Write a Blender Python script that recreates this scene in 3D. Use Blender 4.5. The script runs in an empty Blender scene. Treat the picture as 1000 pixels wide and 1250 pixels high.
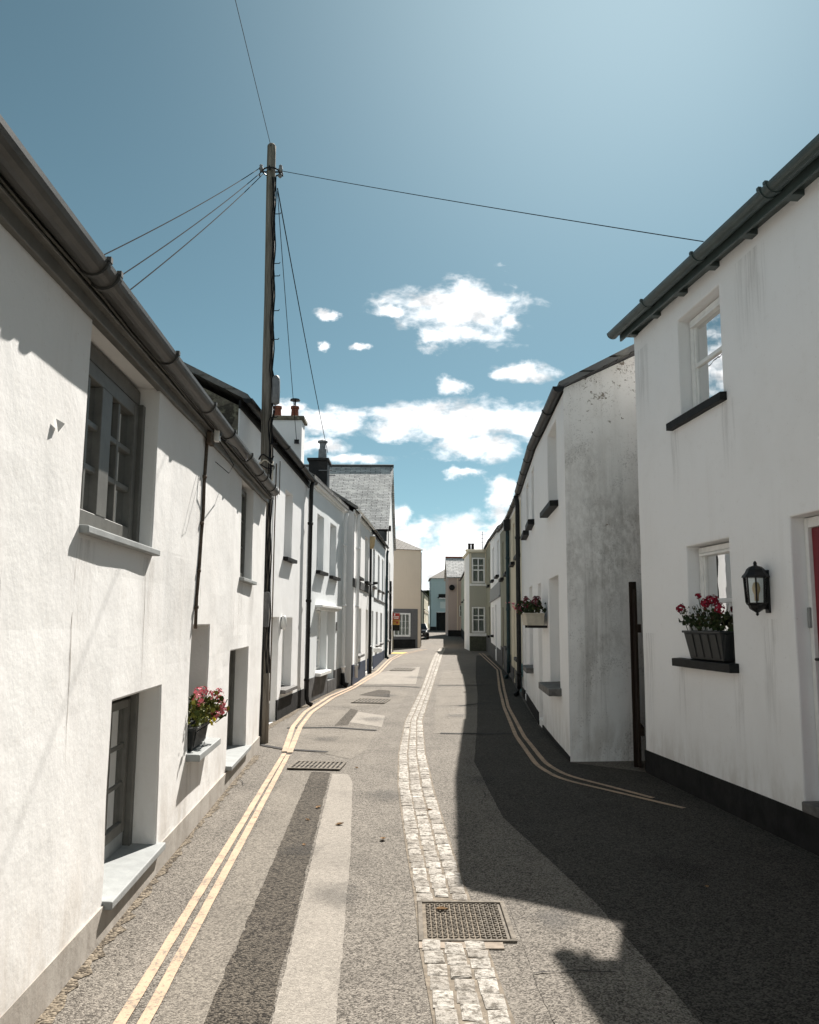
import bpy, bmesh, math, random
from mathutils import Vector, Matrix, noise
random.seed(7)
R = math.radians
scene = bpy.context.scene
C = scene.collection

# ------------------------------------------------------------------ camera
pitch, roll = math.atan(.135), R(0.4)
fwd = Vector((0, math.cos(pitch), math.sin(pitch)))
up0 = Vector((0, -math.sin(pitch), math.cos(pitch)))
r0 = Vector((1, 0, 0))
cr = r0 * math.cos(roll) + up0 * math.sin(roll)
cu = -r0 * math.sin(roll) + up0 * math.cos(roll)
cam = bpy.data.cameras.new('camera')
cam.sensor_fit = 'HORIZONTAL'; cam.sensor_width = 36; cam.lens = 36.0
cam.clip_start = .05; cam.clip_end = 3000
camo = bpy.data.objects.new('camera', cam); C.objects.link(camo)
m = Matrix((cr, cu, -fwd)).transposed().to_4x4(); m.translation = (0, 0, 1.7)
camo.matrix_world = m
scene.camera = camo

# ------------------------------------------------------------------ light
SUN_EL, SUN_AZ = R(43.2), R(17.7)          # ahead of the camera and a little to the right
sd = Vector((math.sin(SUN_AZ) * math.cos(SUN_EL), math.cos(SUN_AZ) * math.cos(SUN_EL), math.sin(SUN_EL)))
sl = bpy.data.lights.new('sun', 'SUN'); sl.energy = 5.0; sl.angle = R(.5); sl.color = (1, .95, .885)
so = bpy.data.objects.new('sun', sl); C.objects.link(so)
so.rotation_euler = (-sd).to_track_quat('-Z', 'Y').to_euler()
scene.view_settings.view_transform = 'Standard'
scene.view_settings.look = 'None'
scene.view_settings.exposure = 1.2
scene.view_settings.gamma = 1
scene.cycles.max_bounces = 6
scene.cycles.diffuse_bounces = 4

# ------------------------------------------------------------------ node helpers
def nn(nt, t, **kw):
    n = nt.nodes.new(t)
    for k, v in kw.items(): setattr(n, k, v)
    return n
def val(nt, sock, v):
    if hasattr(v, 'is_output') or isinstance(v, bpy.types.NodeSocket): nt.links.new(v, sock)
    else: sock.default_value = v
def math_(nt, op, a, b=None, clamp=False):
    n = nn(nt, 'ShaderNodeMath', operation=op); n.use_clamp = clamp
    val(nt, n.inputs[0], a)
    if b is not None: val(nt, n.inputs[1], b)
    return n.outputs[0]
def vmath(nt, op, a, b=None):
    n = nn(nt, 'ShaderNodeVectorMath', operation=op)
    val(nt, n.inputs[0], a)
    if b is not None: val(nt, n.inputs[1], b)
    return n.outputs['Value'] if op in ('LENGTH', 'DOT_PRODUCT') else n.outputs[0]
def mixc(nt, f, a, b, mode='MIX'):
    n = nn(nt, 'ShaderNodeMix', data_type='RGBA', blend_type=mode)
    val(nt, n.inputs[0], f); val(nt, n.inputs[6], a); val(nt, n.inputs[7], b)
    return n.outputs[2]
def ramp(nt, f, lo, hi, a=0., b=1., smooth=True):
    n = nn(nt, 'ShaderNodeMapRange', interpolation_type='SMOOTHSTEP' if smooth else 'LINEAR')
    val(nt, n.inputs[0], f); n.inputs[1].default_value = lo; n.inputs[2].default_value = hi
    n.inputs[3].default_value = a; n.inputs[4].default_value = b
    return n.outputs[0]
def noise_(nt, vec, scale, detail=4, rough=.55, dist=0.):
    n = nn(nt, 'ShaderNodeTexNoise'); val(nt, n.inputs['Vector'], vec)
    n.inputs['Scale'].default_value = scale; n.inputs['Detail'].default_value = detail
    n.inputs['Roughness'].default_value = rough; n.inputs['Distortion'].default_value = dist
    return n.outputs['Fac']
def g4(c): return (c[0], c[1], c[2], 1)

# ------------------------------------------------------------------ sky
w = bpy.data.worlds.new('World'); scene.world = w; w.use_nodes = True
nt = w.node_tree; nt.nodes.clear()
sky = nn(nt, 'ShaderNodeTexSky', sky_type='NISHITA'); sky.sun_disc = False
sky.sun_elevation = SUN_EL; sky.sun_rotation = SUN_AZ
sky.altitude = 1200; sky.air_density = .8; sky.dust_density = .03; sky.ozone_density = 3.0
tc = nn(nt, 'ShaderNodeTexCoord').outputs['Generated']
sx = nn(nt, 'ShaderNodeSeparateXYZ'); nt.links.new(tc, sx.inputs[0])
ay = math_(nt, 'MAXIMUM', math_(nt, 'ABSOLUTE', sx.outputs[1]), .02)
u = math_(nt, 'DIVIDE', sx.outputs[0], ay); v = math_(nt, 'DIVIDE', sx.outputs[2], ay)
cx = nn(nt, 'ShaderNodeCombineXYZ'); val(nt, cx.inputs[0], u); val(nt, cx.inputs[1], v); val(nt, cx.inputs[2], math_(nt, 'GREATER_THAN', sx.outputs[1], 0))
uv = cx.outputs[0]
CLOUDS = [(0.061,0.396,0.089,0.037),(0.073,0.415,0.037,0.020),(-0.021,0.395,0.027,0.011),(0.024,0.361,0.025,0.016),(0.125,0.381,0.021,0.014),(-0.106,0.386,0.013,0.006),(-0.114,0.345,0.008,0.008),(-0.067,0.347,0.014,0.006),(0.135,0.313,0.041,0.012),(0.049,0.295,0.023,0.013),(0.061,0.249,0.108,0.027),(-0.026,0.241,0.046,0.015),(0.086,0.218,0.077,0.019),(0.143,0.244,0.041,0.029),(-0.103,0.251,0.053,0.019),(-0.160,0.260,0.036,0.017),(-0.067,0.203,0.035,0.008),(-0.111,0.217,0.046,0.012),(0.066,0.187,0.024,0.008),(0.076,0.095,0.050,0.034),(0.113,0.121,0.026,0.045),(0.035,0.070,0.060,0.034),(-0.013,0.132,0.014,0.026),(0.000,0.100,0.024,0.026),(0.045,0.035,0.090,0.040),(0.121,0.161,0.014,0.027),
          (.62,.30,.25,.05),(.9,.5,.2,.05),(-.8,.35,.3,.06),(-.45,.16,.2,.05),(.4,.12,.2,.06)]
wob = nn(nt, 'ShaderNodeTexNoise'); val(nt, wob.inputs['Vector'], uv); wob.inputs['Scale'].default_value = 16; wob.inputs['Detail'].default_value = 5; wob.inputs['Roughness'].default_value = .62
wv = vmath(nt, 'MULTIPLY', vmath(nt, 'SUBTRACT', wob.outputs['Color'], (.5, .5, .5)), (.060, .036, 0))
uvw = vmath(nt, 'ADD', uv, wv)
D = None
for (a, b, c, d) in CLOUDS:
    p = vmath(nt, 'MULTIPLY', vmath(nt, 'SUBTRACT', uvw, (a, b, 1)), (.74 / c, .70 / d, 3))
    e = math_(nt, 'SUBTRACT', 1.0, vmath(nt, 'LENGTH', p))
    D = e if D is None else math_(nt, 'MAXIMUM', D, e)
nz = noise_(nt, vmath(nt, 'MULTIPLY', uv, (1, 1.7, 1)), 24, 8, .58, .25)
D2 = math_(nt, 'ADD', D, math_(nt, 'MULTIPLY', math_(nt, 'ADD', math_(nt, 'SUBTRACT', nz, .49), math_(nt, 'MULTIPLY', math_(nt, 'SUBTRACT', noise_(nt, vmath(nt, 'MULTIPLY', uv, (1, 2.4, 1)), 9, 5, .55, .3), .5), .9)), 1.5))
# loose cloud behind the camera, for reflections
nb = noise_(nt, tc, 2.4, 7, .6)
back = math_(nt, 'MULTIPLY', ramp(nt, nb, .5, .68), ramp(nt, sx.outputs[1], 0.0, -.25))
cov = math_(nt, 'MAXIMUM', ramp(nt, D2, .14, .80), back)
shade = ramp(nt, noise_(nt, vmath(nt, 'MULTIPLY', uv, (1, 1.6, 1)), 22, 4, .6), .46, .68, 1.0, .60)
hs = nn(nt, 'ShaderNodeHueSaturation'); hs.inputs['Hue'].default_value = .470; hs.inputs['Saturation'].default_value = .74; hs.inputs['Value'].default_value = .74
nt.links.new(sky.outputs[0], hs.inputs['Color'])
cc = nn(nt, 'ShaderNodeCombineColor')
for i, k in enumerate((13.0, 13.1, 13.2)): val(nt, cc.inputs[i], math_(nt, 'MULTIPLY', shade, k))
skt = mixc(nt, 1.0, hs.outputs[0], (.84, 1.0, .96, 1), 'MULTIPLY')
aur = math_(nt, 'POWER', math_(nt, 'MAXIMUM', vmath(nt, 'DOT_PRODUCT', vmath(nt, 'NORMALIZE', tc), tuple(sd)), 0.0), 18.0)   # bright air round the sun
agl = vmath(nt, 'SCALE', (3.0, 3.5, 3.55)); nt.nodes[-1].inputs['Scale'].default_value = 1.0
nt.links.new(aur, nt.nodes[-1].inputs['Scale'])
skt = vmath(nt, 'ADD', skt, agl)
skc = mixc(nt, cov, skt, cc.outputs[0])
bg = nn(nt, 'ShaderNodeBackground'); nt.links.new(skc, bg.inputs[0]); bg.inputs[1].default_value = .05
wo = nn(nt, 'ShaderNodeOutputWorld'); nt.links.new(bg.outputs[0], wo.inputs[0])

# ------------------------------------------------------------------ materials
def newmat(name):
    mt = bpy.data.materials.new(name); mt.use_nodes = True
    t = mt.node_tree; b = t.nodes['Principled BSDF']; b.inputs['Specular IOR Level'].default_value = .12
    oc = nn(t, 'ShaderNodeTexCoord').outputs['Object']
    return mt, t, b, oc
def bump(t, b, h, strength=.3, dist=.01):
    n = nn(t, 'ShaderNodeBump'); n.inputs['Strength'].default_value = strength; n.inputs['Distance'].default_value = dist
    t.links.new(h, n.inputs['Height']); t.links.new(n.outputs[0], b.inputs['Normal'])
def whitewash(name, base, dirt=(.42, .38, .33), amt=.35, bs=.35, streak=.3, black=0., flake=0., speck=0.):
    mt, t, b, oc = newmat(name)
    n1 = noise_(t, oc, .9, 6, .6, .3); n2 = noise_(t, oc, 9, 5, .65)
    st = noise_(t, vmath(t, 'MULTIPLY', oc, (9, 9, .55)), 1.0, 5, .6, .2)
    f = math_(t, 'MULTIPLY', ramp(t, n1, .42, .75), amt)
    col = mixc(t, f, g4(base), g4([base[i] * .55 + dirt[i] * .45 for i in range(3)]))
    col = mixc(t, math_(t, 'MULTIPLY', math_(t, 'MULTIPLY', ramp(t, st, .52, .80), ramp(t, noise_(t, oc, .7, 2), .4, .65)), streak), col, g4(dirt))
    col = mixc(t, math_(t, 'MULTIPLY', ramp(t, n2, .55, .8), amt * .5), col, g4(dirt))
    sz = nn(t, 'ShaderNodeSeparateXYZ'); t.links.new(oc, sz.inputs[0])
    spl = math_(t, 'MULTIPLY', ramp(t, sz.outputs[2], .75, .15), ramp(t, noise_(t, vmath(t, 'MULTIPLY', oc, (3, 3, 1.2)), 1.6, 6, .65), .38, .68))
    col = mixc(t, math_(t, 'MULTIPLY', spl, .55), col, g4(dirt))
    # fine grime in small pits
    pit = noise_(t, oc, 42, 3, .6)
    col = mixc(t, math_(t, 'MULTIPLY', ramp(t, pit, .66, .74), .35), col, g4(dirt))
    if black > 0:      # mould creeping over the wall, thickest in the middle heights
        sp = nn(t, 'ShaderNodeSeparateXYZ'); t.links.new(oc, sp.inputs[0])
        band = math_(t, 'MULTIPLY', ramp(t, sp.outputs[2], .2, 2.2), ramp(t, sp.outputs[2], 4.6, 3.1))
        lo = noise_(t, vmath(t, 'MULTIPLY', oc, (1.0, 1.0, .8)), 1.1, 3, .5)
        fi = noise_(t, vmath(t, 'MULTIPLY', oc, (1, 1, .6)), 13, 8, .74)
        ff = math_(t, 'MULTIPLY', ramp(t, math_(t, 'ADD', lo, math_(t, 'MULTIPLY', band, .20)), .50, .82), ramp(t, fi, .30, .66))
        col = mixc(t, math_(t, 'MULTIPLY', ff, black * 1.35), col, (.17, .145, .115, 1))
        st2 = noise_(t, vmath(t, 'MULTIPLY', oc, (7, 7, .35)), 1.0, 7, .66, .05)
        col = mixc(t, math_(t, 'MULTIPLY', math_(t, 'MULTIPLY', ramp(t, st2, .50, .70), ramp(t, sp.outputs[2], 5.2, 1.5)), black * 1.1), col, (.15, .135, .115, 1))
    if flake > 0:
        sp2 = nn(t, 'ShaderNodeSeparateXYZ'); t.links.new(oc, sp2.inputs[0])
        fl = noise_(t, oc, 8.5, 8, .75, .2)
        m_ = ramp(t, math_(t, 'ADD', fl, math_(t, 'MULTIPLY', ramp(t, sp2.outputs[2], 3.8, 5.4), .13)), .665, .69)
        col = mixc(t, math_(t, 'MULTIPLY', m_, flake), col, (.20, .165, .125, 1))
    if speck > 0:
        sn = math_(t, 'ADD', noise_(t, oc, 48, 5, .7), math_(t, 'MULTIPLY', noise_(t, oc, 2.2, 5, .65), .55))
        col = mixc(t, math_(t, 'MULTIPLY', ramp(t, sn, .86, .93), speck), col, (.11, .095, .075, 1))
    t.links.new(col, b.inputs['Base Color'])
    b.inputs['Roughness'].default_value = .85
    h = math_(t, 'ADD', math_(t, 'MULTIPLY', noise_(t, oc, 2.2, 3, .45), 2.0), math_(t, 'MULTIPLY', noise_(t, oc, 30, 4, .6), .28))
    bump(t, b, h, bs, .02)
    return mt
def plain(name, base, rough=.5, var=.25, sc=8, bs=.08, metal=0., wear=None):
    mt, t, b, oc = newmat(name)
    n = noise_(t, oc, sc, 6, .62)
    col = mixc(t, ramp(t, n, .3, .72), g4([c * (1 - var) for c in base]), g4([min(1, c * (1 + var)) for c in base]))
    if wear: col = mixc(t, ramp(t, noise_(t, oc, sc * 3.1, 6, .7), .58, .72), col, g4(wear))
    t.links.new(col, b.inputs['Base Color'])
    b.inputs['Roughness'].default_value = rough; b.inputs['Metallic'].default_value = metal
    bump(t, b, noise_(t, oc, sc * 7, 4, .6), bs, .01)
    return mt
def asphalt(name, dark, light, chip=.5, sc=95, blot=.35, bs=.5):
    mt, t, b, oc = newmat(name)
    vo = nn(t, 'ShaderNodeTexVoronoi'); t.links.new(oc, vo.inputs['Vector']); vo.inputs['Scale'].default_value = sc
    sv = nn(t, 'ShaderNodeSeparateColor'); t.links.new(vo.outputs['Color'], sv.inputs[0])
    n1 = noise_(t, oc, 1.1, 6, .65); n3 = noise_(t, oc, 23, 5, .7)
    f = math_(t, 'ADD', math_(t, 'MULTIPLY', sv.outputs[0], chip), math_(t, 'MULTIPLY', n3, 1 - chip))
    col = mixc(t, ramp(t, f, .15, .85), g4(dark), g4(light))
    # big stains and worn paths
    col = mixc(t, math_(t, 'MULTIPLY', ramp(t, n1, .45, .72), blot), col, g4([c * .5 for c in dark]))
    col = mixc(t, math_(t, 'MULTIPLY', ramp(t, noise_(t, vmath(t, 'MULTIPLY', oc, (2.5, .6, 1)), 1.3, 5, .6), .5, .75), blot * .7), col, g4([min(1, c * 1.25) for c in light]))
    # dark pits between chips
    col = mixc(t, ramp(t, noise_(t, oc, 60, 4, .75), .60, .72, 0, .75), col, g4([c * .3 for c in dark]))
    t.links.new(col, b.inputs['Base Color'])
    b.inputs['Roughness'].default_value = .9
    h = math_(t, 'ADD', math_(t, 'MULTIPLY', vo.outputs['Distance'], -1.0), math_(t, 'MULTIPLY', n3, .8))
    bump(t, b, h, bs, .012)
    return mt
def glass_mat(name, ior=1.6, rough=.01):
    mt = bpy.data.materials.new(name); mt.use_nodes = True
    t = mt.node_tree; t.nodes.remove(t.nodes['Principled BSDF'])
    tr = nn(t, 'ShaderNodeBsdfTransparent'); tr.inputs[0].default_value = (.86, .9, .9, 1)
    gl = nn(t, 'ShaderNodeBsdfGlossy'); gl.inputs['Roughness'].default_value = rough
    fr_ = nn(t, 'ShaderNodeFresnel'); fr_.inputs[0].default_value = ior
    gm = nn(t, 'ShaderNodeNewGeometry'); bp = nn(t, 'ShaderNodeBump'); bp.inputs['Strength'].default_value = .02; bp.inputs['Distance'].default_value = .02
    oc = nn(t, 'ShaderNodeTexCoord').outputs['Object']
    t.links.new(noise_(t, oc, 3.0, 2), bp.inputs['Height']); t.links.new(bp.outputs[0], gl.inputs['Normal'])
    mx = nn(t, 'ShaderNodeMixShader'); t.links.new(fr_.outputs[0], mx.inputs[0]); t.links.new(tr.outputs[0], mx.inputs[1]); t.links.new(gl.outputs[0], mx.inputs[2])
    t.links.new(mx.outputs[0], t.nodes['Material Output'].inputs[0])
    return mt
def slate_mat(name, a, b_, lich, sx_=.3, sy_=.2):
    mt, t, b, oc = newmat(name)
    uvn = nn(t, 'ShaderNodeTexCoord').outputs['UV']
    br = nn(t, 'ShaderNodeTexBrick'); t.links.new(uvn, br.inputs['Vector'])
    br.inputs['Scale'].default_value = 1; br.inputs['Brick Width'].default_value = sx_; br.inputs['Row Height'].default_value = sy_
    br.inputs['Mortar Size'].default_value = .014; br.inputs['Color1'].default_value = g4(a); br.inputs['Color2'].default_value = g4(b_); br.inputs['Mortar'].default_value = (.03, .03, .03, 1)
    br.inputs['Bias'].default_value = 0
    col = mixc(t, ramp(t, noise_(t, oc, 2.2, 6, .7), .45, .75), br.outputs[0], g4(lich))
    t.links.new(col, b.inputs['Base Color']); b.inputs['Roughness'].default_value = .75
    h = math_(t, 'SUBTRACT', noise_(t, oc, 12, 4), br.outputs['Fac']); bump(t, b, h, .6, .03)
    return mt
def setts_mat():
    mt, t, b, oc = newmat('granite_setts')
    ri = nn(t, 'ShaderNodeNewGeometry').outputs['Random Per Island']
    col = mixc(t, ri, (.30, .272, .238, 1), (.52, .485, .435, 1))
    col = mixc(t, ramp(t, noise_(t, oc, 26, 7, .75), .43, .62, 0, .85), col, (.11, .095, .075, 1))
    col = mixc(t, ramp(t, noise_(t, oc, 90, 3, .6), .6, .7, 0, .5), col, (.64, .60, .53, 1))
    t.links.new(col, b.inputs['Base Color']); b.inputs['Roughness'].default_value = .85
    bump(t, b, noise_(t, oc, 38, 6, .7), .9, .02)
    return mt
def leaf_mat(name, cols, trans=.25):
    mt, t, b, oc = newmat(name)
    ri = nn(t, 'ShaderNodeNewGeometry').outputs['Random Per Island']
    rp = nn(t, 'ShaderNodeValToRGB'); t.links.new(ri, rp.inputs[0])
    el = rp.color_ramp.elements
    el[0].color = g4(cols[0]); el[1].color = g4(cols[-1])
    for i, c in enumerate(cols[1:-1]):
        e = el.new((i + 1) / (len(cols) - 1)); e.color = g4(c)
    t.links.new(rp.outputs[0], b.inputs['Base Color']); b.inputs['Roughness'].default_value = .5
    try: b.inputs['Subsurface Weight'].default_value = 0
    except Exception: pass
    return mt
def stain_mat(name, c, k):
    mt, t, b, oc = newmat(name)
    uvn = nn(t, 'ShaderNodeTexCoord').outputs['UV']; su = nn(t, 'ShaderNodeSeparateXYZ'); t.links.new(uvn, su.inputs[0])
    fade = math_(t, 'MULTIPLY', ramp(t, su.outputs[1], 0, .9), math_(t, 'MULTIPLY', ramp(t, su.outputs[0], 0, .25), ramp(t, su.outputs[0], 1, .75)))
    n = noise_(t, vmath(t, 'MULTIPLY', oc, (22, 22, 1.3)), 1.0, 6, .65)
    b.inputs['Base Color'].default_value = g4(c); b.inputs['Roughness'].default_value = .9
    t.links.new(math_(t, 'MULTIPLY', math_(t, 'MULTIPLY', fade, ramp(t, n, .40, .68)), k), b.inputs['Alpha'])
    return mt
def oil_mat():
    mt, t, b, oc = newmat('oil_stain')
    uvn = nn(t, 'ShaderNodeTexCoord').outputs['UV']
    rd = vmath(t, 'LENGTH', vmath(t, 'SUBTRACT', uvn, (.5, .5, 0)))
    a = ramp(t, math_(t, 'ADD', math_(t, 'MULTIPLY', rd, -2.0), math_(t, 'MULTIPLY', noise_(t, oc, 7, 6, .65), 1.3)), -.25, .45)
    b.inputs['Base Color'].default_value = (.03, .027, .024, 1); b.inputs['Roughness'].default_value = .6
    t.links.new(math_(t, 'MULTIPLY', a, .28), b.inputs['Alpha'])
    return mt
def yellow_mat():
    mt, t, b, oc = newmat('faded_yellow_paint')
    n = noise_(t, oc, 45, 6, .75); n2 = noise_(t, oc, 4, 5, .6)
    col = mixc(t, ramp(t, n2, .35, .7), (.46, .335, .235, 1), (.39, .29, .205, 1))
    col = mixc(t, ramp(t, math_(t, 'ADD', n, math_(t, 'MULTIPLY', n2, .4)), .70, .84), col, (.20, .17, .14, 1))
    t.links.new(col, b.inputs['Base Color']); b.inputs['Roughness'].default_value = .8
    bump(t, b, n, .4, .01)
    return mt
def wood_mat(name, a, b_):
    mt, t, b, oc = newmat(name)
    n = noise_(t, vmath(t, 'MULTIPLY', oc, (14, 14, .7)), 2.0, 7, .68, .4)
    col = mixc(t, ramp(t, n, .3, .7), g4(a), g4(b_))
    t.links.new(col, b.inputs['Base Color']); b.inputs['Roughness'].default_value = .85
    bump(t, b, n, .7, .02)
    return mt
def stone_mat(name):
    mt, t, b, oc = newmat(name)
    vo = nn(t, 'ShaderNodeTexVoronoi'); t.links.new(vmath(t, 'MULTIPLY', oc, (4, 4, 7)), vo.inputs['Vector']); vo.inputs['Scale'].default_value = 1
    sv = nn(t, 'ShaderNodeSeparateColor'); t.links.new(vo.outputs['Color'], sv.inputs[0])
    col = mixc(t, sv.outputs[0], (.06, .055, .045, 1), (.20, .18, .14, 1))
    col = mixc(t, ramp(t, noise_(t, oc, 9, 6, .7), .48, .7), col, (.26, .25, .18, 1))
    t.links.new(col, b.inputs['Base Color']); b.inputs['Roughness'].default_value = .9
    bump(t, b, math_(t, 'SUBTRACT', noise_(t, oc, 14, 5), vo.outputs['Distance']), .9, .04)
    return mt

M = {}
M['wall_left'] = whitewash('limewash_left', (.73, .72, .70), (.46, .41, .35), .34, .36, .30)
M['wall_white'] = whitewash('limewash_white', (.84, .84, .835), (.52, .50, .46), .25, .22, .2)
M['wall_blue'] = whitewash('limewash_bluish', (.79, .82, .83), (.50, .51, .50), .25, .2, .2)
M['wall_near'] = whitewash('limewash_near', (.89, .885, .88), (.50, .46, .41), .25, .20, .16)
M['wall_mould'] = whitewash('limewash_mould', (.90, .885, .86), (.46, .42, .37), .5, .5, .45, black=.33, flake=.9, speck=.3)
M['wall_cream'] = whitewash('cream_render', (.66, .60, .47), (.42, .36, .28), .25, .2, .2)
M['wall_olive'] = whitewash('olive_render', (.27, .265, .205), (.19, .18, .145), .25, .2, .2)
M['wall_stone'] = whitewash('beige_render', (.66, .565, .46), (.46, .39, .31), .3, .2, .25)
M['wall_pink'] = whitewash('pink_render', (.46, .37, .335), (.30, .25, .225), .3, .2, .2)
M['wall_sky'] = whitewash('pale_blue_render', (.38, .48, .50), (.28, .35, .36), .3, .2, .2)
M['wall_sage'] = whitewash('sage_render', (.48, .49, .41), (.32, .31, .27), .3, .2, .2)
M['rubble'] = stone_mat('dark_rubble')
M['plinth_grey'] = whitewash('plinth_grey', (.40, .37, .33), (.24, .21, .18), .5, .5, .5)
M['plinth_black'] = plain('plinth_black', (.018, .018, .018), .75, .35, 5, .3)
M['plinth_slate'] = plain('plinth_slate', (.10, .10, .10), .75, .35, 5, .3, wear=(.17, .16, .14))
M['plinth_navy'] = plain('plinth_navy', (.03, .045, .08), .6, .35, 5, .3)
M['grey_paint'] = plain('grey_joinery_paint', (.12, .117, .105), .45, .15, 9, .08)
M['grey_gutter'] = plain('grey_gutter_metal', (.062, .06, .055), .45, .2, 5, .06)
M['green_gutter'] = plain('green_grey_gutter', (.055, .075, .072), .35, .2, 5, .05)
M['black_metal'] = plain('black_cast_iron', (.014, .014, .014), .45, .3, 12, .1)
M['rust_cable'] = plain('brown_cable', (.11, .085, .065), .7, .25, 30, .1)
M['teal_pipe'] = plain('dark_teal_paint', (.012, .035, .042), .45, .3, 8, .05)
M['white_paint'] = plain('white_joinery_paint', (.80, .80, .78), .4, .06, 9, .05)
M['sill_grey'] = plain('pale_grey_sill', (.29, .30, .295), .6, .10, 9, .12)
M['sill_black'] = plain('black_sill', (.016, .016, .016), .55, .3, 9, .12)
M['sill_slate'] = plain('slate_sill', (.13, .125, .12), .6, .3, 9, .2)
M['red_door'] = plain('dark_red_door', (.20, .018, .028), .35, .12, 4, .04)
M['room'] = plain('dark_room', (.025, .022, .02), .9, .2, 3)
M['curtain'] = plain('curtain_cloth', (.55, .52, .47), .95, .12, 14, .1)
M['curtain_dim'] = plain('net_curtain_cloth', (.72, .68, .60), .95, .15, 14, .1)
M['glass'] = glass_mat('window_glass', 1.42)
M['glass_bright'] = glass_mat('old_window_glass', 2.3)
M['lantern_glass'] = glass_mat('lantern_glass', 1.5, .08)
M['asphalt'] = asphalt('coarse_asphalt', (.042, .037, .031), (.275, .247, .212), .5, 125, .24, .5)
M['asphalt_dark'] = asphalt('dark_trench_asphalt', (.014, .012, .010), (.13, .112, .09), .6, 100, .2, .7)
M['asphalt_pale'] = asphalt('pale_smooth_asphalt', (.17, .153, .132), (.33, .30, .26), .42, 140, .25, .35)
M['asphalt_mid'] = asphalt('worn_asphalt', (.08, .071, .06), (.265, .237, .20), .5, 130, .26, .4)
M['asphalt_shade'] = asphalt('shade_dark_asphalt', (.013, .012, .0105), (.105, .095, .082), .55, 115, .2, .5)  # darkened tarmac colour, deepens the shade on the right of the road
M['grit'] = asphalt('grit', (.05, .04, .03), (.24, .20, .15), .7, 60, .2, .9)
M['tar'] = plain('tar_seam', (.03, .028, .026), .8, .3, 20, .3)
M['mortar'] = plain('sandy_mortar', (.19, .16, .125), .95, .35, 14, .5, wear=(.075, .062, .05))
M['setts'] = setts_mat()
M['yellow'] = yellow_mat(); M['rain_stain'] = stain_mat('rain_stain', (.24, .20, .16), .20); M['oil'] = oil_mat()
M['yellow_bright'] = plain('yellow_paint', (.62, .42, .10), .8, .2, 12, .2, wear=(.3, .25, .15))
M['iron'] = plain('worn_cast_iron', (.15, .13, .105), .8, .4, 14, .3, .0, wear=(.28, .25, .205))
M['iron_dark'] = plain('dark_pit', (.02, .019, .017), .9, .3, 14, .2)
M['pole'] = wood_mat('creosoted_pole', (.10, .088, .07), (.26, .235, .20))
M['gate'] = wood_mat('dark_stained_board', (.012, .008, .006), (.028, .019, .014))
M['wire'] = plain('black_cable', (.02, .02, .022), .9, .1, 5)
M['wire'].node_tree.nodes['Principled BSDF'].inputs['Specular IOR Level'].default_value = .03
M['slate'] = slate_mat('roof_slate', (.13, .13, .13), (.20, .20, .195), (.26, .255, .225))
M['slate_pale'] = slate_mat('pale_roof_slate', (.34, .34, .33), (.58, .57, .55), (.66, .65, .61), .55, .17)
M['slate_brown'] = slate_mat('brown_roof_slate', (.16, .14, .12), (.21, .19, .17), (.2, .19, .16))
M['brick'] = slate_mat('dark_chimney_brick', (.05, .042, .038), (.085, .07, .06), (.06, .055, .05), .22, .075)
M['terracotta'] = plain('terracotta', (.23, .085, .055), .8, .25, 9, .2)
M['lead'] = plain('grey_lead', (.20, .205, .21), .5, .2, 8, .1)
M['trough'] = plain('charcoal_plastic', (.024, .026, .026), .5, .15, 10, .05)
M['trough_cream'] = plain('cream_trough', (.50, .46, .38), .7, .12, 10, .1)
M['leaf'] = leaf_mat('geranium_leaf', [(.03, .045, .012), (.08, .10, .02), (.20, .20, .04), (.05, .05, .02)])
M['leaf_dark'] = leaf_mat('dark_leaf', [(.018, .03, .012), (.04, .06, .02), (.06, .05, .03)])
M['pink'] = leaf_mat('pink_petal', [(.55, .10, .14), (.70, .22, .26), (.78, .36, .38), (.45, .06, .10)])
M['red'] = leaf_mat('red_petal', [(.22, .012, .025), (.32, .02, .045), (.27, .018, .04), (.15, .01, .02)])
M['maroon'] = leaf_mat('maroon_petal', [(.07, .012, .022), (.14, .02, .035), (.22, .05, .07), (.05, .015, .02), (.55, .40, .42)])
M['white_petal'] = leaf_mat('white_petal', [(.7, .66, .64), (.8, .78, .76)])
M['dead_leaf'] = plain('dry_leaf', (.22, .13, .06), .8, .4, 60, .3)
M['sign_red'] = plain('sign_red', (.36, .06, .055), .5, .1)
M['sign_yellow'] = plain('sign_yellow', (.50, .30, .08), .5, .1)
M['sign_black'] = plain('sign_black', (.02, .022, .02), .5, .1)
M['car_black'] = plain('black_car_paint', (.012, .012, .014), .18, .1)
M['rubber'] = plain('tyre_rubber', (.015, .015, .015), .85, .2)
M['lamp_cream'] = plain('cream_lamp_plastic', (.62, .47, .27), .35, .08)
M['crack'] = plain('crack_line', (.22, .19, .16), .95, .3, 40)  # dark colour of the hairline cracks
M['earth'] = plain('earth', (.10, .10, .06), .95, .4, .4)
M['hill'] = plain('far_leaves', (.05, .07, .04), .9, .5, 1)

for k_, v_ in (('car_black', .5), ('lead', .4), ('lamp_cream', .4), ('red_door', .35), ('white_paint', .3), ('grey_gutter', .3), ('green_gutter', .35), ('black_metal', .25), ('teal_pipe', .3), ('trough', .3), ('grey_paint', .25)):
    M[k_].node_tree.nodes['Principled BSDF'].inputs['Specular IOR Level'].default_value = v_

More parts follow.
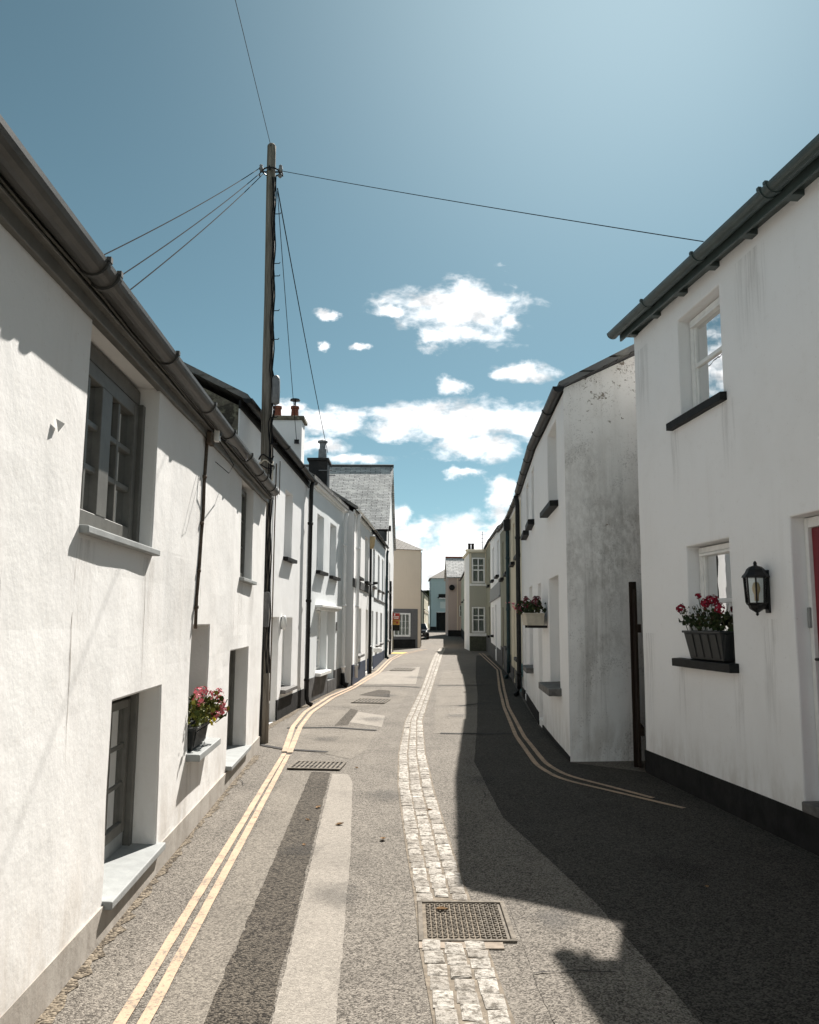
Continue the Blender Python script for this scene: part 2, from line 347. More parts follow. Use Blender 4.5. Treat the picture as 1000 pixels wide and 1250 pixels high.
# ------------------------------------------------------------------ object helpers
def wloc(o):
    v_ = Vector((0, 0, 0))
    while o: v_ += o.location; o = o.parent
    return v_
def obj(name, bm, mat, parent=None, smooth=False, bevel=0, seg=2):
    me = bpy.data.meshes.new(name)
    if parent:
        off = wloc(parent)
        bmesh.ops.translate(bm, verts=bm.verts, vec=-off)
    bm.to_mesh(me); bm.free()
    me.materials.append(M[mat] if isinstance(mat, str) else mat)
    if smooth:
        for p in me.polygons: p.use_smooth = True
    o = bpy.data.objects.new(name, me); C.objects.link(o)
    if parent: o.parent = parent
    if bevel:
        b = o.modifiers.new('bevel', 'BEVEL'); b.width = bevel; b.segments = seg; b.limit_method = 'ANGLE'; b.angle_limit = R(40)
    return o
def thing(name, label, cat, loc, group=None):
    o = bpy.data.objects.new(name, None); C.objects.link(o); o.location = loc; o.empty_display_size = .2
    o['label'] = label; o['category'] = cat
    if group: o['group'] = group
    return o
def tag(o, label, cat, group=None):
    o['label'] = label; o['category'] = cat
    if group: o['group'] = group
    return o
def structure(name, bm, mat, **k):
    o = obj(name, bm, mat, **k); o['kind'] = 'structure'; return o
def copy_thing(o, loc, label):
    r = o.copy(); C.objects.link(r); r.location = loc; r['label'] = label
    for ch in o.children:
        c = ch.copy(); C.objects.link(c); c.parent = r
        for gch in ch.children:
            d = gch.copy(); C.objects.link(d); d.parent = c
    return r
class Fr:
    """a facade frame: s along the wall, d out of it, z up"""
    def __init__(f, A, B, right=False):
        f.A = Vector((A[0], A[1])); f.B = Vector((B[0], B[1])); f.L = (f.B - f.A).length
        f.t = (f.B - f.A).normalized()
        f.n = Vector((-f.t.y, f.t.x)) if right else Vector((f.t.y, -f.t.x))
    def p(f, s, d, z):
        q = f.A + f.t * s + f.n * d
        return Vector((q.x, q.y, z))
BM = bmesh.new
def quad(bm, *ps):
    try: return bm.faces.new([bm.verts.new(p) for p in ps])
    except ValueError: return None
def hexa(bm, P):   # 8 points: bottom 4, top 4
    v_ = [bm.verts.new(p) for p in P]
    for f in ((0, 3, 2, 1), (4, 5, 6, 7), (0, 1, 5, 4), (1, 2, 6, 5), (2, 3, 7, 6), (3, 0, 4, 7)):
        bm.faces.new([v_[i] for i in f])
def fbox(bm, f, s0, s1, d0, d1, z0, z1):
    za0, zb0 = z0 if isinstance(z0, tuple) else (z0, z0)
    za1, zb1 = z1 if isinstance(z1, tuple) else (z1, z1)
    hexa(bm, [f.p(s0, d0, za0), f.p(s1, d0, zb0), f.p(s1, d1, zb0), f.p(s0, d1, za0),
              f.p(s0, d0, za1), f.p(s1, d0, zb1), f.p(s1, d1, zb1), f.p(s0, d1, za1)])
def box(bm, x0, x1, y0, y1, z0, z1):
    hexa(bm, [Vector(p) for p in ((x0, y0, z0), (x1, y0, z0), (x1, y1, z0), (x0, y1, z0), (x0, y0, z1), (x1, y0, z1), (x1, y1, z1), (x0, y1, z1))])
def tube(bm, pts, r, seg=8, caps=True):
    pts = [Vector(p) for p in pts]
    rs = r if isinstance(r, (list, tuple)) else [r] * len(pts)
    rings = []
    for i, p in enumerate(pts):
        a = pts[max(0, i - 1)]; b = pts[min(len(pts) - 1, i + 1)]
        t = (b - a).normalized()
        ref = Vector((0, 0, 1)) if abs(t.z) < .9 else Vector((1, 0, 0))
        x = t.cross(ref).normalized(); y = t.cross(x)
        rings.append([bm.verts.new(p + (x * math.cos(k * 2 * math.pi / seg) + y * math.sin(k * 2 * math.pi / seg)) * rs[i]) for k in range(seg)])
    for a, b in zip(rings, rings[1:]):
        for k in range(seg): bm.faces.new((a[k], a[(k + 1) % seg], b[(k + 1) % seg], b[k]))
    if caps: bm.faces.new(rings[0][::-1]); bm.faces.new(rings[-1])
def lathe(bm, c, prof, seg=16, caps=True):
    c = Vector(c); rings = []
    for r, z in prof:
        rings.append([bm.verts.new(c + Vector((r * math.cos(k * 2 * math.pi / seg), r * math.sin(k * 2 * math.pi / seg), z))) for k in range(seg)])
    for a, b in zip(rings, rings[1:]):
        for k in range(seg): bm.faces.new((a[k], a[(k + 1) % seg], b[(k + 1) % seg], b[k]))
    if caps: bm.faces.new(rings[0][::-1]); bm.faces.new(rings[-1])
def lerp(a, b, t): return a + (b - a) * t

# ------------------------------------------------------------------ building helpers
def wall_mesh(f, s0, s1, zt, openings=(), dep=.3, z0=-.05, step=.45, wav=.006, ret=.35):
    """front face with reveals; zt(s) = height of the wall head"""
    sb = {s0, s1}; zb = set()
    zmax = max(zt(s0), zt(s1), max([zt(s0 + (s1 - s0) * i / 8) for i in range(9)]))
    for o in openings: sb |= {o[0], o[1]}; zb |= {o[2], o[3]}
    k = s0
    while k < s1: sb.add(round(k, 3)); k += step
    zlow = min(zt(s0), zt(s1))
    k = z0
    while k < zlow - .35: zb.add(round(k, 3)); k += step
    zb.add(z0)
    top_open = [o for o in openings if o[3] >= zlow - .08]
    S = []
    for x in sorted(sb):
        if not S or x - S[-1] > .03 or any(x in o[:2] for o in openings):
            if S and x - S[-1] <= .03 and not any(S[-1] in o[:2] for o in openings): S.pop()
            S.append(x)
    Z = []
    for x in sorted(zb):
        if x >= zlow - .02 and not any(abs(x - o[3]) < .01 for o in openings if o[3] < zlow - .02): continue
        if not Z or x - Z[-1] > .03 or any(x in o[2:4] for o in openings):
            if Z and x - Z[-1] <= .03 and not any(Z[-1] in o[2:4] for o in openings): Z.pop()
            Z.append(x)
    nz_ = len(Z)
    bm = BM(); V = {}; VI = {}
    def hole(i, j):
        sc = (S[i] + S[i + 1]) / 2
        zc = (Z[j] + (Z[j + 1] if j + 1 < nz_ else zt(sc))) / 2
        for o in openings:
            if o[0] < sc < o[1] and o[2] < zc < o[3]: return o
        return None
    def zz(i, j): return Z[j] if j < nz_ else zt(S[i])
    def dd(s, z):
        q = f.p(s, 0, z)
        return wav * 2 * noise.noise(q * .9) + wav * noise.noise(q * 2.7)
    def vf(i, j):
        if (i, j) not in V: V[i, j] = bm.verts.new(f.p(S[i], dd(S[i], zz(i, j)), zz(i, j)))
        return V[i, j]
    def vi(i, j, o):
        key = (i, j, o)
        if key not in VI:
            dp = o[4] if len(o) > 4 else dep
            VI[key] = bm.verts.new(f.p(S[i], -dp, zz(i, j)))
        return VI[key]
    n = len(S) - 1
    for i in range(n):
        for j in range(nz_):
            o = hole(i, j)
            if not o: bm.faces.new((vf(i, j), vf(i + 1, j), vf(i + 1, j + 1), vf(i, j + 1))); continue
            for (di, dj, a, b) in ((-1, 0, (i, j), (i, j + 1)), (1, 0, (i + 1, j + 1), (i + 1, j)), (0, -1, (i + 1, j), (i, j)), (0, 1, (i, j + 1), (i + 1, j + 1))):
                ii, jj = i + di, j + dj
                if jj >= nz_ and dj == 1:
                    bm.faces.new((vf(*a), vf(*b), vi(*b, o), vi(*a, o))); continue
                if 0 <= ii < n and 0 <= jj < nz_ and not hole(ii, jj):
                    bm.faces.new((vf(*a), vf(*b), vi(*b, o), vi(*a, o)))
    # return edges of the wall, so that it has thickness
    for i0, sg in ((0, 1), (n, -1)):
        for j in range(nz_):
            a, b = vf(i0, j), vf(i0, j + 1)
            c = bm.verts.new(f.p(S[i0], -ret, zz(i0, j + 1))); d = bm.verts.new(f.p(S[i0], -ret, zz(i0, j)))
            bm.faces.new((a, b, c, d) if sg == 1 else (b, a, d, c))
    bmesh.ops.remove_doubles(bm, verts=bm.verts, dist=.0005)
    bmesh.ops.recalc_face_normals(bm, faces=bm.faces)
    return bm
def uvmap(bm, f, sl):
    uvl = bm.loops.layers.uv.verify()
    for fc in bm.faces:
        for lp in fc.loops:
            q = Vector((lp.vert.co.x, lp.vert.co.y)) - f.A
            lp[uvl].uv = (q.dot(f.t), -q.dot(f.n) * sl if abs(fc.normal.z) > .05 else lp.vert.co.z)
def roof_mesh(f, s0, s1, zA, zB, pitch, depth, ov=.12, th=.09):
    """ridge runs along the facade; eave at d=+ov"""
    tn = math.tan(R(pitch)); h = (depth / 2 + ov) * tn
    bm = BM()
    def prof(s, ze): return [(ov, ze), (-depth / 2, ze + h), (-depth - ov, ze), (-depth - ov, ze - th), (-depth / 2, ze + h - th), (ov, ze - th)]
    a = [bm.verts.new(f.p(s0, d, z)) for d, z in prof(s0, zA)]; b = [bm.verts.new(f.p(s1, d, z)) for d, z in prof(s1, zB)]
    for k in range(6): bm.faces.new((a[k], b[k], b[(k + 1) % 6], a[(k + 1) % 6]))
    bm.faces.new((a[0], a[1], a[4], a[5])); bm.faces.new((a[1], a[2], a[3], a[4]))
    bm.faces.new((b[5], b[4], b[1], b[0])); bm.faces.new((b[4], b[3], b[2], b[1]))
    bmesh.ops.recalc_face_normals(bm, faces=bm.faces)
    uvmap(bm, f, 1 / math.cos(R(pitch)))
    return bm
def gable_mesh(f, s, ze, pitch, depth, z0=-.05, front=0., zoff=0., th=.05):
    """pentagonal end wall as a thin slab at station s"""
    tn = math.tan(R(pitch)); bm = BM()
    pr = [(front, z0), (front, ze - .02), (-depth / 2, ze + (depth / 2) * tn - .02), (-depth, ze - .02), (-depth, z0)]
    a = [bm.verts.new(f.p(s, d, z)) for d, z in pr]; b = [bm.verts.new(f.p(s + th, d, z)) for d, z in pr]
    bm.faces.new(a); bm.faces.new(b[::-1])
    for k in range(5): bm.faces.new((a[k], b[k], b[(k + 1) % 5], a[(k + 1) % 5]))
    bmesh.ops.recalc_face_normals(bm, faces=bm.faces)
    return bm
def backwall(bm, f, s0, s1, depth, z):
    fbox(bm, f, s0, s1, -depth, -depth + .1, -.05, z)
def gutter_mesh(f, s0, s1, d, zA, zB, r=.065, seg=8, collars=()):
    bm = BM()
    def ring(s, z, rr):
        o_ = [f.p(s, d + rr * math.cos(a), z + rr * math.sin(a)) for a in [math.pi + math.pi * k / seg for k in range(seg + 1)]]
        i_ = [f.p(s, d + (rr - .008) * math.cos(a), z + (rr - .008) * math.sin(a)) for a in [2 * math.pi - math.pi * k / seg for k in range(seg + 1)]]
        return [bm.verts.new(p) for p in o_ + i_]
    def run(sa, sb, rr):
        za = lerp(zA, zB, (sa - s0) / (s1 - s0)); zb = lerp(zA, zB, (sb - s0) / (s1 - s0))
        A_, B_ = ring(sa, za, rr), ring(sb, zb, rr); n = len(A_)
        for k in range(n): bm.faces.new((A_[k], A_[(k + 1) % n], B_[(k + 1) % n], B_[k]))
        bm.faces.new(A_[::-1]); bm.faces.new(B_)
    run(s0, s1, r)
    for c in collars: run(c - .035, c + .035, r + .012)
    # stop end
    for s, z, e_ in ((s1, zB, .004), (s0, zA, -.004)):
        ps = [bm.verts.new(f.p(s + e_, d + (r + .003) * math.cos(a), z + (r + .003) * math.sin(a))) for a in [math.pi + math.pi * k / seg for k in range(seg + 1)]]
        bm.faces.new(ps)
    bmesh.ops.recalc_face_normals(bm, faces=bm.faces)
    return bm
def window(h, f, s0, s1, z0, z1, dep, cols=1, rows=2, mat='white_paint', bar=.05, glaze=.022, sill=None, curtain='curtain', sash=True, frame_d=.05, name='window', transom=None, mull=None, fit=.012, cw=.35, rx=.25, gl='glass'):
    """frame set back `dep` in the opening; pane, curtain, interior and sill hang from it"""
    e = fit
    s0i, s1i, z0i, z1i = s0 + e, s1 - e, z0 + e, z1 - e
    bm = BM(); D0 = -dep; D1 = -dep + frame_d
    fbox(bm, f, s0i, s0i + bar, D0, D1, z0i, z1i); fbox(bm, f, s1i - bar, s1i, D0, D1, z0i, z1i)
    fbox(bm, f, s0i + bar, s1i - bar, D0, D1 - .003, z0i, z0i + bar * 1.25); fbox(bm, f, s0i + bar, s1i - bar, D0, D1 - .003, z1i - bar, z1i)
    a, b = s0i + bar, s1i - bar; lo, hi = z0i + bar * 1.25, z1i - bar
    if sash:
        zm = (lo + hi) / 2
        fbox(bm, f, a, b, D0 + .012, D1 - .008, zm - .022, zm + .022)
        fbox(bm, f, a, a + .03, D0 + .012, D1 - .012, zm + .022, hi); fbox(bm, f, b - .03, b, D0 + .012, D1 - .012, zm + .022, hi)
        fbox(bm, f, a, a + .03, D0 + .005, D1 - .022, lo, zm - .022); fbox(bm, f, b - .03, b, D0 + .005, D1 - .022, lo, zm - .022)
    for c in range(1, cols):
        q = lerp(a, b, c / cols); wd = mull if mull and c == cols // 2 else glaze
        fbox(bm, f, q - wd / 2, q + wd / 2, D0 + .014, D1 - (.0 if mull and c == cols // 2 else .014), lo, hi)
    for r_ in range(1, rows):
        if sash and rows == 2: continue
        q = lerp(lo, hi, r_ / rows)
        fbox(bm, f, a, b, D0 + .016, D1 - .016, q - glaze / 2, q + glaze / 2)
    if transom:
        fbox(bm, f, a, b, D0 + .01, D1 - .002, transom - .03, transom + .03)
    wn = obj(name, bm, mat, h, bevel=.004, seg=1)
    bm = BM(); fbox(bm, f, a - .01, b + .01, D0 + .020, D0 + .026, lo - .01, hi + .01); obj('pane', bm, gl, wn)
    bm = BM()   # a dark box of room behind the glass
    P = lambda s, d, z: f.p(s, d, z)
    x0, x1, y0, y1 = s0 - rx, s1 + rx, z0 - min(.3, rx * 2), z1 + .05
    dn, df = D0 - .02, D0 - .9
    quad(bm, P(x0, df, y0), P(x1, df, y0), P(x1, df, y1), P(x0, df, y1))
    quad(bm, P(x0, dn, y0), P(x0, df, y0), P(x0, df, y1), P(x0, dn, y1)); quad(bm, P(x1, dn, y0), P(x1, df, y0), P(x1, df, y1), P(x1, dn, y1))
    quad(bm, P(x0, dn, y0), P(x1, dn, y0), P(x1, df, y0), P(x0, df, y0)); quad(bm, P(x0, dn, y1), P(x1, dn, y1), P(x1, df, y1), P(x0, df, y1))
    obj('room', bm, 'room', wn)
    if curtain:
        for (ca, cb) in ((s0i + bar * .6, s0i + bar * .6 + (s1 - s0) * cw), (s1i - bar * .6 - (s1 - s0) * cw, s1i - bar * .6)):
            bm = BM(); n = 14; prev = None
            for k in range(n + 1):
                s = lerp(ca, cb, k / n); d = D0 - .07 + .018 * math.sin(k * 2.1) + random.uniform(-.004, .004)
                cur = (f.p(s, d, z0), f.p(s, d, z1 - .02))
                if prev: quad(bm, prev[0], cur[0], cur[1], prev[1])
                prev = cur
            obj('curtain', bm, curtain, wn, smooth=True)
    if sill:
        sa, sb, d1, zt_, th, mt = sill
        bm = BM()
        hexa(bm, [f.p(sa, -dep + .0, zt_ - th), f.p(sb, -dep, zt_ - th), f.p(sb, d1, zt_ - th), f.p(sa, d1, zt_ - th),
                  f.p(sa, -dep, zt_ + .012), f.p(sb, -dep, zt_ + .012), f.p(sb, d1, zt_ - .006), f.p(sa, d1, zt_ - .006)])
        obj('sill', bm, mt, wn, bevel=.006)
    return wn
def downpipe(h, f, s, d, z0, z1, r=.04, mat='black_metal', shoe=True):
    bm = BM()
    pts = [f.p(s, d + .04, z1), f.p(s, d + .01, z1 - .12), f.p(s, d, z1 - .25)]
    pts += [f.p(s, d, lerp(z1 - .3, z0 + .2, k / 8)) for k in range(9)]
    if shoe: pts += [f.p(s, d + .03, z0 + .08), f.p(s, d + .12, z0 + .03)]
    tube(bm, pts, r, 10)
    k = z0 + .5
    while k < z1 - .3:
        tube(bm, [f.p(s, d, k), f.p(s, d, k + .06)], r + .012, 10); fbox(bm, f, s - r - .03, s + r + .03, d - .05, d - .01, k + .01, k + .05); k += 1.6
    return obj('downpipe', bm, mat, h, smooth=True)
def chimney(h, x0, x1, y0, y1, z0, z1, mat, pots=(), cap='lead', potmat='terracotta', ph=.35, pr=.11):
    bm = BM(); box(bm, x0, x1, y0, y1, z0, z1); 
    c = obj('chimney', bm, mat, h, bevel=.015)
    bm = BM(); box(bm, x0 - .05, x1 + .05, y0 - .05, y1 + .05, z1 - .002, z1 + .08); obj('chimney_cap', bm, cap, c, bevel=.015)
    for (px, py) in pots:
        bm = BM(); lathe(bm, (px, py, z1 + .07), [(pr * 1.05, 0), (pr, .04), (pr * .88, ph * .8), (pr * 1.08, ph * .82), (pr * 1.08, ph), (pr * .85, ph)], 14)
        obj('chimney_pot', bm, potmat, c, smooth=False)
    return c
def plinth_mesh(f, s0, s1, zA, zB, d=.012, gaps=()):
    bm = BM(); cuts = [s0] + [x for gp in gaps for x in gp] + [s1]
    for a, b in zip(cuts[::2], cuts[1::2]):
        n = max(1, int((b - a) / .8))
        for k in range(n):
            u0, u1 = lerp(a, b, k / n), lerp(a, b, (k + 1) / n)
            fbox(bm, f, u0, u1, -.02, d, -.06, (lerp(zA, zB, (u0 - s0) / (s1 - s0)) + 0, lerp(zA, zB, (u1 - s0) / (s1 - s0))))
    bmesh.ops.remove_doubles(bm, verts=bm.verts, dist=.0005)
    return bm

# ================================================================== SETTING
def gz(y): return 0.0 if y < 60 else min(.8, .02 * (y - 60))
bm = BM()
ys = [-600, -60, -14] + [59.9, 100, 160, 900]
xs = [-900, -60, 60, 900]
vv = [[bm.verts.new((x, y, gz(y) - .06)) for x in xs] for y in ys]
for j in range(len(ys) - 1):
    for i in range(len(xs) - 1): bm.faces.new((vv[j][i], vv[j][i + 1], vv[j + 1][i + 1], vv[j + 1][i]))
structure('ground', bm, 'earth')
bm = BM()
ys = [-14 + k * .5 for k in range(0, 149)] + [60 + k * 2 for k in range(1, 36)]
xs = [-7 + k * .5 for k in range(0, 39)]
def rz(x, y):   # slight unevenness of an old street
    return gz(y) + .006 * noise.noise(Vector((x * .5, y * .4, 0)))
vv = [[bm.verts.new((x, y, rz(x, y))) for x in xs] for y in ys]
for j in range(len(ys) - 1):
    for i in range(len(xs) - 1): bm.faces.new((vv[j][i], vv[j][i + 1], vv[j + 1][i + 1], vv[j + 1][i]))
structure('road', bm, 'asphalt', smooth=True)

def ragged(pts, step=.12, j=.012):
    out = []
    for a, b in zip(pts, pts[1:] + pts[:1]):
        a = Vector(a); b = Vector(b); n = max(1, int((b - a).length / step)); nrm = Vector((b.y - a.y, a.x - b.x)).normalized()
        for k in range(n):
            p = a.lerp(b, k / n); out.append(p + nrm * (random.uniform(-j, j) * .6 + j * .8 * noise.noise(Vector((p.x * 2, p.y * 2, 1)))))
    return out
def sheet(name, pts, mat, lift, j=.005):
    bm = BM(); P = ragged(pts, .05, j)
    es = [bm.verts.new((p.x, p.y, 0)) for p in P]
    f = bm.faces.new(es)
    bmesh.ops.triangulate(bm, faces=[f])
    # follow the road's unevenness
    bmesh.ops.subdivide_edges(bm, edges=[e for e in bm.edges if e.calc_length() > .7], cuts=2, use_grid_fill=True)
    for v_ in bm.verts: v_.co.z = rz(v_.co.x, v_.co.y) + lift
    bmesh.ops.recalc_face_normals(bm, faces=bm.faces)
    if sum(f.normal.z for f in bm.faces) < 0: bmesh.ops.reverse_faces(bm, faces=bm.faces)
    return structure(name, bm, mat)
SH = .003
sheet('tarmac_strip', [(-1.10, 1.0), (-.62, 1.0), (-.86, 3.75), (-1.10, 9.65), (-1.40, 9.74), (-1.07, 3.75)], 'asphalt_mid', SH)
sheet('trench_strip', [(-.62, 1.0), (-.35, 1.0), (-.58, 3.75), (-.88, 9.6), (-1.10, 9.65), (-.86, 3.75)], 'asphalt_dark', SH + .003, .010)
sheet('tarmac_strip', [(-.36, 1.0), (-.10, 1.0), (-.30, 3.76), (-.41, 6.19), (-.59, 9.08), (-.67, 9.51), (-.85, 9.55), (-.57, 3.75)], 'asphalt_pale', SH + .003, .005)
sheet('tarmac_patch', [(-1.81, 13.45), (-.50, 13.12), (-.56, 11.37), (-.71, 10.56), (-1.08, 11.0), (-1.67, 11.47)], 'asphalt_mid', SH)
sheet('tarmac_patch', [(-1.95, 16.28), (-1.14, 16.33), (-1.23, 14.01), (-1.73, 13.76)], 'asphalt_mid', SH)
sheet('tarmac_patch', [(-.95, 16.05), (-.42, 15.39), (-.43, 13.73), (-1.0, 14.36)], 'asphalt_pale', SH)
sheet('trench_patch', [(-1.14, 16.6), (-.97, 16.3), (-1.0, 14.0), (-1.21, 13.9)], 'asphalt_dark', SH)
sheet('tarmac_patch', [(-1.84, 18.7), (-1.25, 21.76), (.03, 20.84), (-.15, 17.88), (-1.2, 16.9), (-1.86, 17.0)], 'asphalt_mid', SH)
sheet('trench_patch', [(-1.15, 19.6), (-.75, 21.2), (-.45, 20.9), (-.42, 19.1)], 'asphalt_dark', SH + .006)
sheet('tarmac_patch', [(-1.2, 28.0), (.45, 32.3), (.21, 23.3), (-1.44, 23.2)], 'asphalt_pale', SH)
sheet('tarmac_patch', [(-.9, 34), (.8, 34.5), (1.5, 44), (-.2, 46)], 'asphalt_mid', SH)
sheet('tarmac_patch', [(.75, 21.93), (2.3, 22.6), (1.74, 17.66), (.55, 17.23)], 'asphalt_mid', SH)
sheet('tarmac_patch', [(.42, 10.6), (1.5, 10.6), (1.35, 6.67), (1.25, 3.78), (1.2, 1.2), (.8, 1.2), (.62, 4.0), (.62, 5.5), (.40, 6.6)], 'asphalt', SH)
sheet('tarmac_patch', [(.55, 16.8), (1.7, 17.2), (1.65, 13.2), (.40, 13.0)], 'asphalt_mid', SH)
sheet('tarmac_patch', [(.85, 23.2), (2.5, 23.4), (3.0, 30.0), (1.25, 30.0)], 'asphalt_mid', SH)
sheet('tarmac_patch', [(3.6, 44), (2.75, 34), (2.1, 26), (1.7, 20.5), (1.15, 14.0), (.82, 10.4), (.84, 7.5), (1.16, 5.3), (1.27, 3.78), (1.22, -2), (3.3, -2), (3.05, 6.4), (2.76, 9.8), (2.0, 10.45), (2.2, 14.2), (2.65, 19.8), (3.2, 26), (3.7, 33.6), (4.3, 44)], 'asphalt_shade', SH + .002)  # dark sheet right of the tarmac seam, road shade put into its colour
for pts, wd in (([(-2.16, 11.82), (-1.68, 11.34), (-1.06, 11.12)], .05), ([(1.04, 17.27), (1.79, 18.02)], .05), ([(.5, 13.0), (1.3, 12.95), (1.7, 13.05)], .05),
                ([(-1.95, 13.55), (-1.2, 13.65), (-.5, 13.3)], .05), ([(.62, 4.26), (.83, 4.30), (1.15, 4.27)], .006), ([(-1.6, 22.4), (-.5, 22.5), (.3, 22.1)], .07), ([(.8, 22.7), (2.4, 23.0)], .06)):
    L_ = []; Rr = []
    for k, p in enumerate(pts):
        a = Vector(pts[max(0, k - 1)]); b = Vector(pts[min(len(pts) - 1, k + 1)]); n_ = Vector((a.y - b.y, b.x - a.x)).normalized() * wd
        L_.append(tuple(Vector(p) + n_)); Rr.append(tuple(Vector(p) - n_))
    sheet('tar_seam', L_ + Rr[::-1], 'tar', SH + .006, .012)
def ribbon(name, pts, wd, mat, lift, wob=.0015, step=.15):
    bm = BM(); P = []
    for a, b in zip(pts, pts[1:]):
        a = Vector(a); b = Vector(b); n = max(1, int((b - a).length / step))
        for k in range(n): P.append(a.lerp(b, k / n))
    P.append(Vector(pts[-1]))
    for _ in range(3 if len(pts) > 2 else 0):
        P = [P[0]] + [(P[k - 1] + P[k] * 2 + P[k + 1]) / 4 for k in range(1, len(P) - 1)] + [P[-1]]
    prev = None
    for k, p in enumerate(P):
        a = P[max(0, k - 1)]; b = P[min(len(P) - 1, k + 1)]; n_ = Vector((a.y - b.y, b.x - a.x)).normalized()
        q0 = p + n_ * (wd / 2 + random.uniform(-wob, wob)); q1 = p - n_ * (wd / 2 + random.uniform(-wob, wob))
        cur = [bm.verts.new((q.x, q.y, rz(q.x, q.y) + lift)) for q in (q0, q1)]
        if prev: bm.faces.new((prev[1], cur[1], cur[0], prev[0]))
        prev = cur
    return structure(name, bm, mat)
for (x, y, q) in ((-.45, 5.4, .5), (.85, 5.0, .35), (-.2, 8.4, .6), (-1.2, 12.3, .55), (.8, 9.2, .5), (-.6, 14.8, .7), (.9, 15.5, .6), (-.5, 19.5, .8), (-.8, 6.4, .4), (1.9, 6.0, .6), (0.2, 26, 1.0)):
    bm = BM(); uvl = bm.loops.layers.uv.verify(); n = 6; G = {}
    for i in range(n + 1):
        for j in range(n + 1):
            px_, py_ = x + (i / n - .5) * q, y + (j / n - .5) * q * 1.5; G[i, j] = bm.verts.new((px_, py_, rz(px_, py_) + SH + .0085))
    for i in range(n):
        for j in range(n):
            fc = bm.faces.new((G[i, j], G[i + 1, j], G[i + 1, j + 1], G[i, j + 1]))
            for lp, (a, b) in zip(fc.loops, ((i, j), (i + 1, j), (i + 1, j + 1), (i, j + 1))): lp[uvl].uv = (a / n, b / n)
    structure('oil_stain', bm, 'oil')
YL = SH + .010
for (x, y, a, ln) in ((.75, 5.9, .2, .8), (-.15, 9.6, 2.4, 1.4), (-1.7, 8.7, 1.4, 1.6), (.7, 8.0, 1.3, 2.2), (-.6, 12.0, .6, 1.3), (1.6, 7.3, 1.0, 1.8), (.9, 14.5, 1.8, 2.0), (-1.0, 20.0, .3, 1.6)):
    P_ = []; px_, py_ = x, y
    for k in range(int(ln / .07)):
        P_.append((px_, py_)); a += random.uniform(-.45, .45) * .8; px_ += .07 * math.cos(a); py_ += .07 * math.sin(a)
    ribbon('road_crack', P_, .005, 'tar', SH + .0075, .0025, .07)
ribbon('yellow_line', [(-1.06, .8), (-1.21, 3.74), (-1.60, 10.92)], .054, 'yellow', YL)
ribbon('yellow_line', [(-.95, .8), (-1.11, 3.75), (-1.53, 10.80)], .054, 'yellow', YL)
ribbon('yellow_line', [(-1.62, 11.08), (-1.87, 13.65), (-1.95, 15.84), (-1.82, 19.11), (-1.54, 21.46), (-1.10, 28.95), (-.92, 37.72), (-.55, 44), (.9, 53.5)], .075, 'yellow', YL)
ribbon('yellow_line', [(-1.54, 11.0), (-1.75, 13.65), (-1.82, 15.71), (-1.69, 18.91), (-1.42, 21.47), (-.98, 28.49), (-.77, 37.74), (-.35, 44), (1.2, 53.5)], .075, 'yellow', YL)
ribbon('yellow_line', [(4.01, 47.14), (3.25, 30.47), (2.38, 21.81), (1.96, 17.17), (1.63, 12.67), (1.55, 10.13), (1.66, 9.30), (2.03, 8.73), (2.57, 7.90)], .06, 'yellow', YL)
ribbon('yellow_line', [(4.20, 47.18), (3.37, 30.48), (2.50, 21.82), (2.05, 17.17), (1.75, 12.68), (1.68, 10.27), (1.78, 9.48), (2.08, 8.97), (2.41, 8.34)], .06, 'yellow', YL)
sheet('yellow_marking', [(-1.0, 45.6), (-.3, 45.6), (-.1, 47.6), (-.85, 47.4)], 'yellow_bright', YL, .12)

for (P_, w_) in (([(-1.30, -1), (-1.33, 1.0), (-1.55, 3.6), (-1.74, 6.5), (-1.94, 10.8)], .10), ([(-2.38, 11.6), (-2.25, 14), (-2.09, 17.2)], .12), ([(-2.1, 17.4), (-1.9, 20), (-1.72, 22.3)], .12)):
    ribbon('gutter_grit', P_, w_, 'grit', SH + .001, .03, .07)
# the ribbon of granite setts down the middle
SL = [(.30, -1.0), (.22, 1.5), (.15, 3.3), (.10, 4.17), (.07, 4.64), (.06, 5.28), (0, 6.41), (-.10, 8.88), (-.12, 11.04), (-.05, 14.65), (.35, 21.9), (1.0, 36.5), (1.42, 45), (2.1, 56)]
SR = [(.78, -1.0), (.62, 1.5), (.48, 3.3), (.44, 4.17), (.42, 4.64), (.39, 5.28), (.34, 6.41), (.27, 8.6), (.23, 11.06), (.25, 14.67), (.63, 21.9), (1.41, 36.5), (1.85, 45), (2.5, 56)]
def pl_at(P, y):
    for a, b in zip(P, P[1:]):
        if a[1] <= y <= b[1]: return lerp(a[0], b[0], (y - a[1]) / (b[1] - a[1]))
    return P[-1][0]
bm = BM(); prev = None; y = -1.0
while y < 55.5:
    cur = [bm.verts.new((pl_at(P, y) + e_, y, rz(pl_at(P, y), y) + SH + .001)) for P, e_ in ((SL, -.008), (SR, .008))]
    if prev: bm.faces.new((prev[0], prev[1], cur[1], cur[0]))
    prev = cur; y += .5
structure('sett_bedding', bm, 'mortar')
bm = BM()
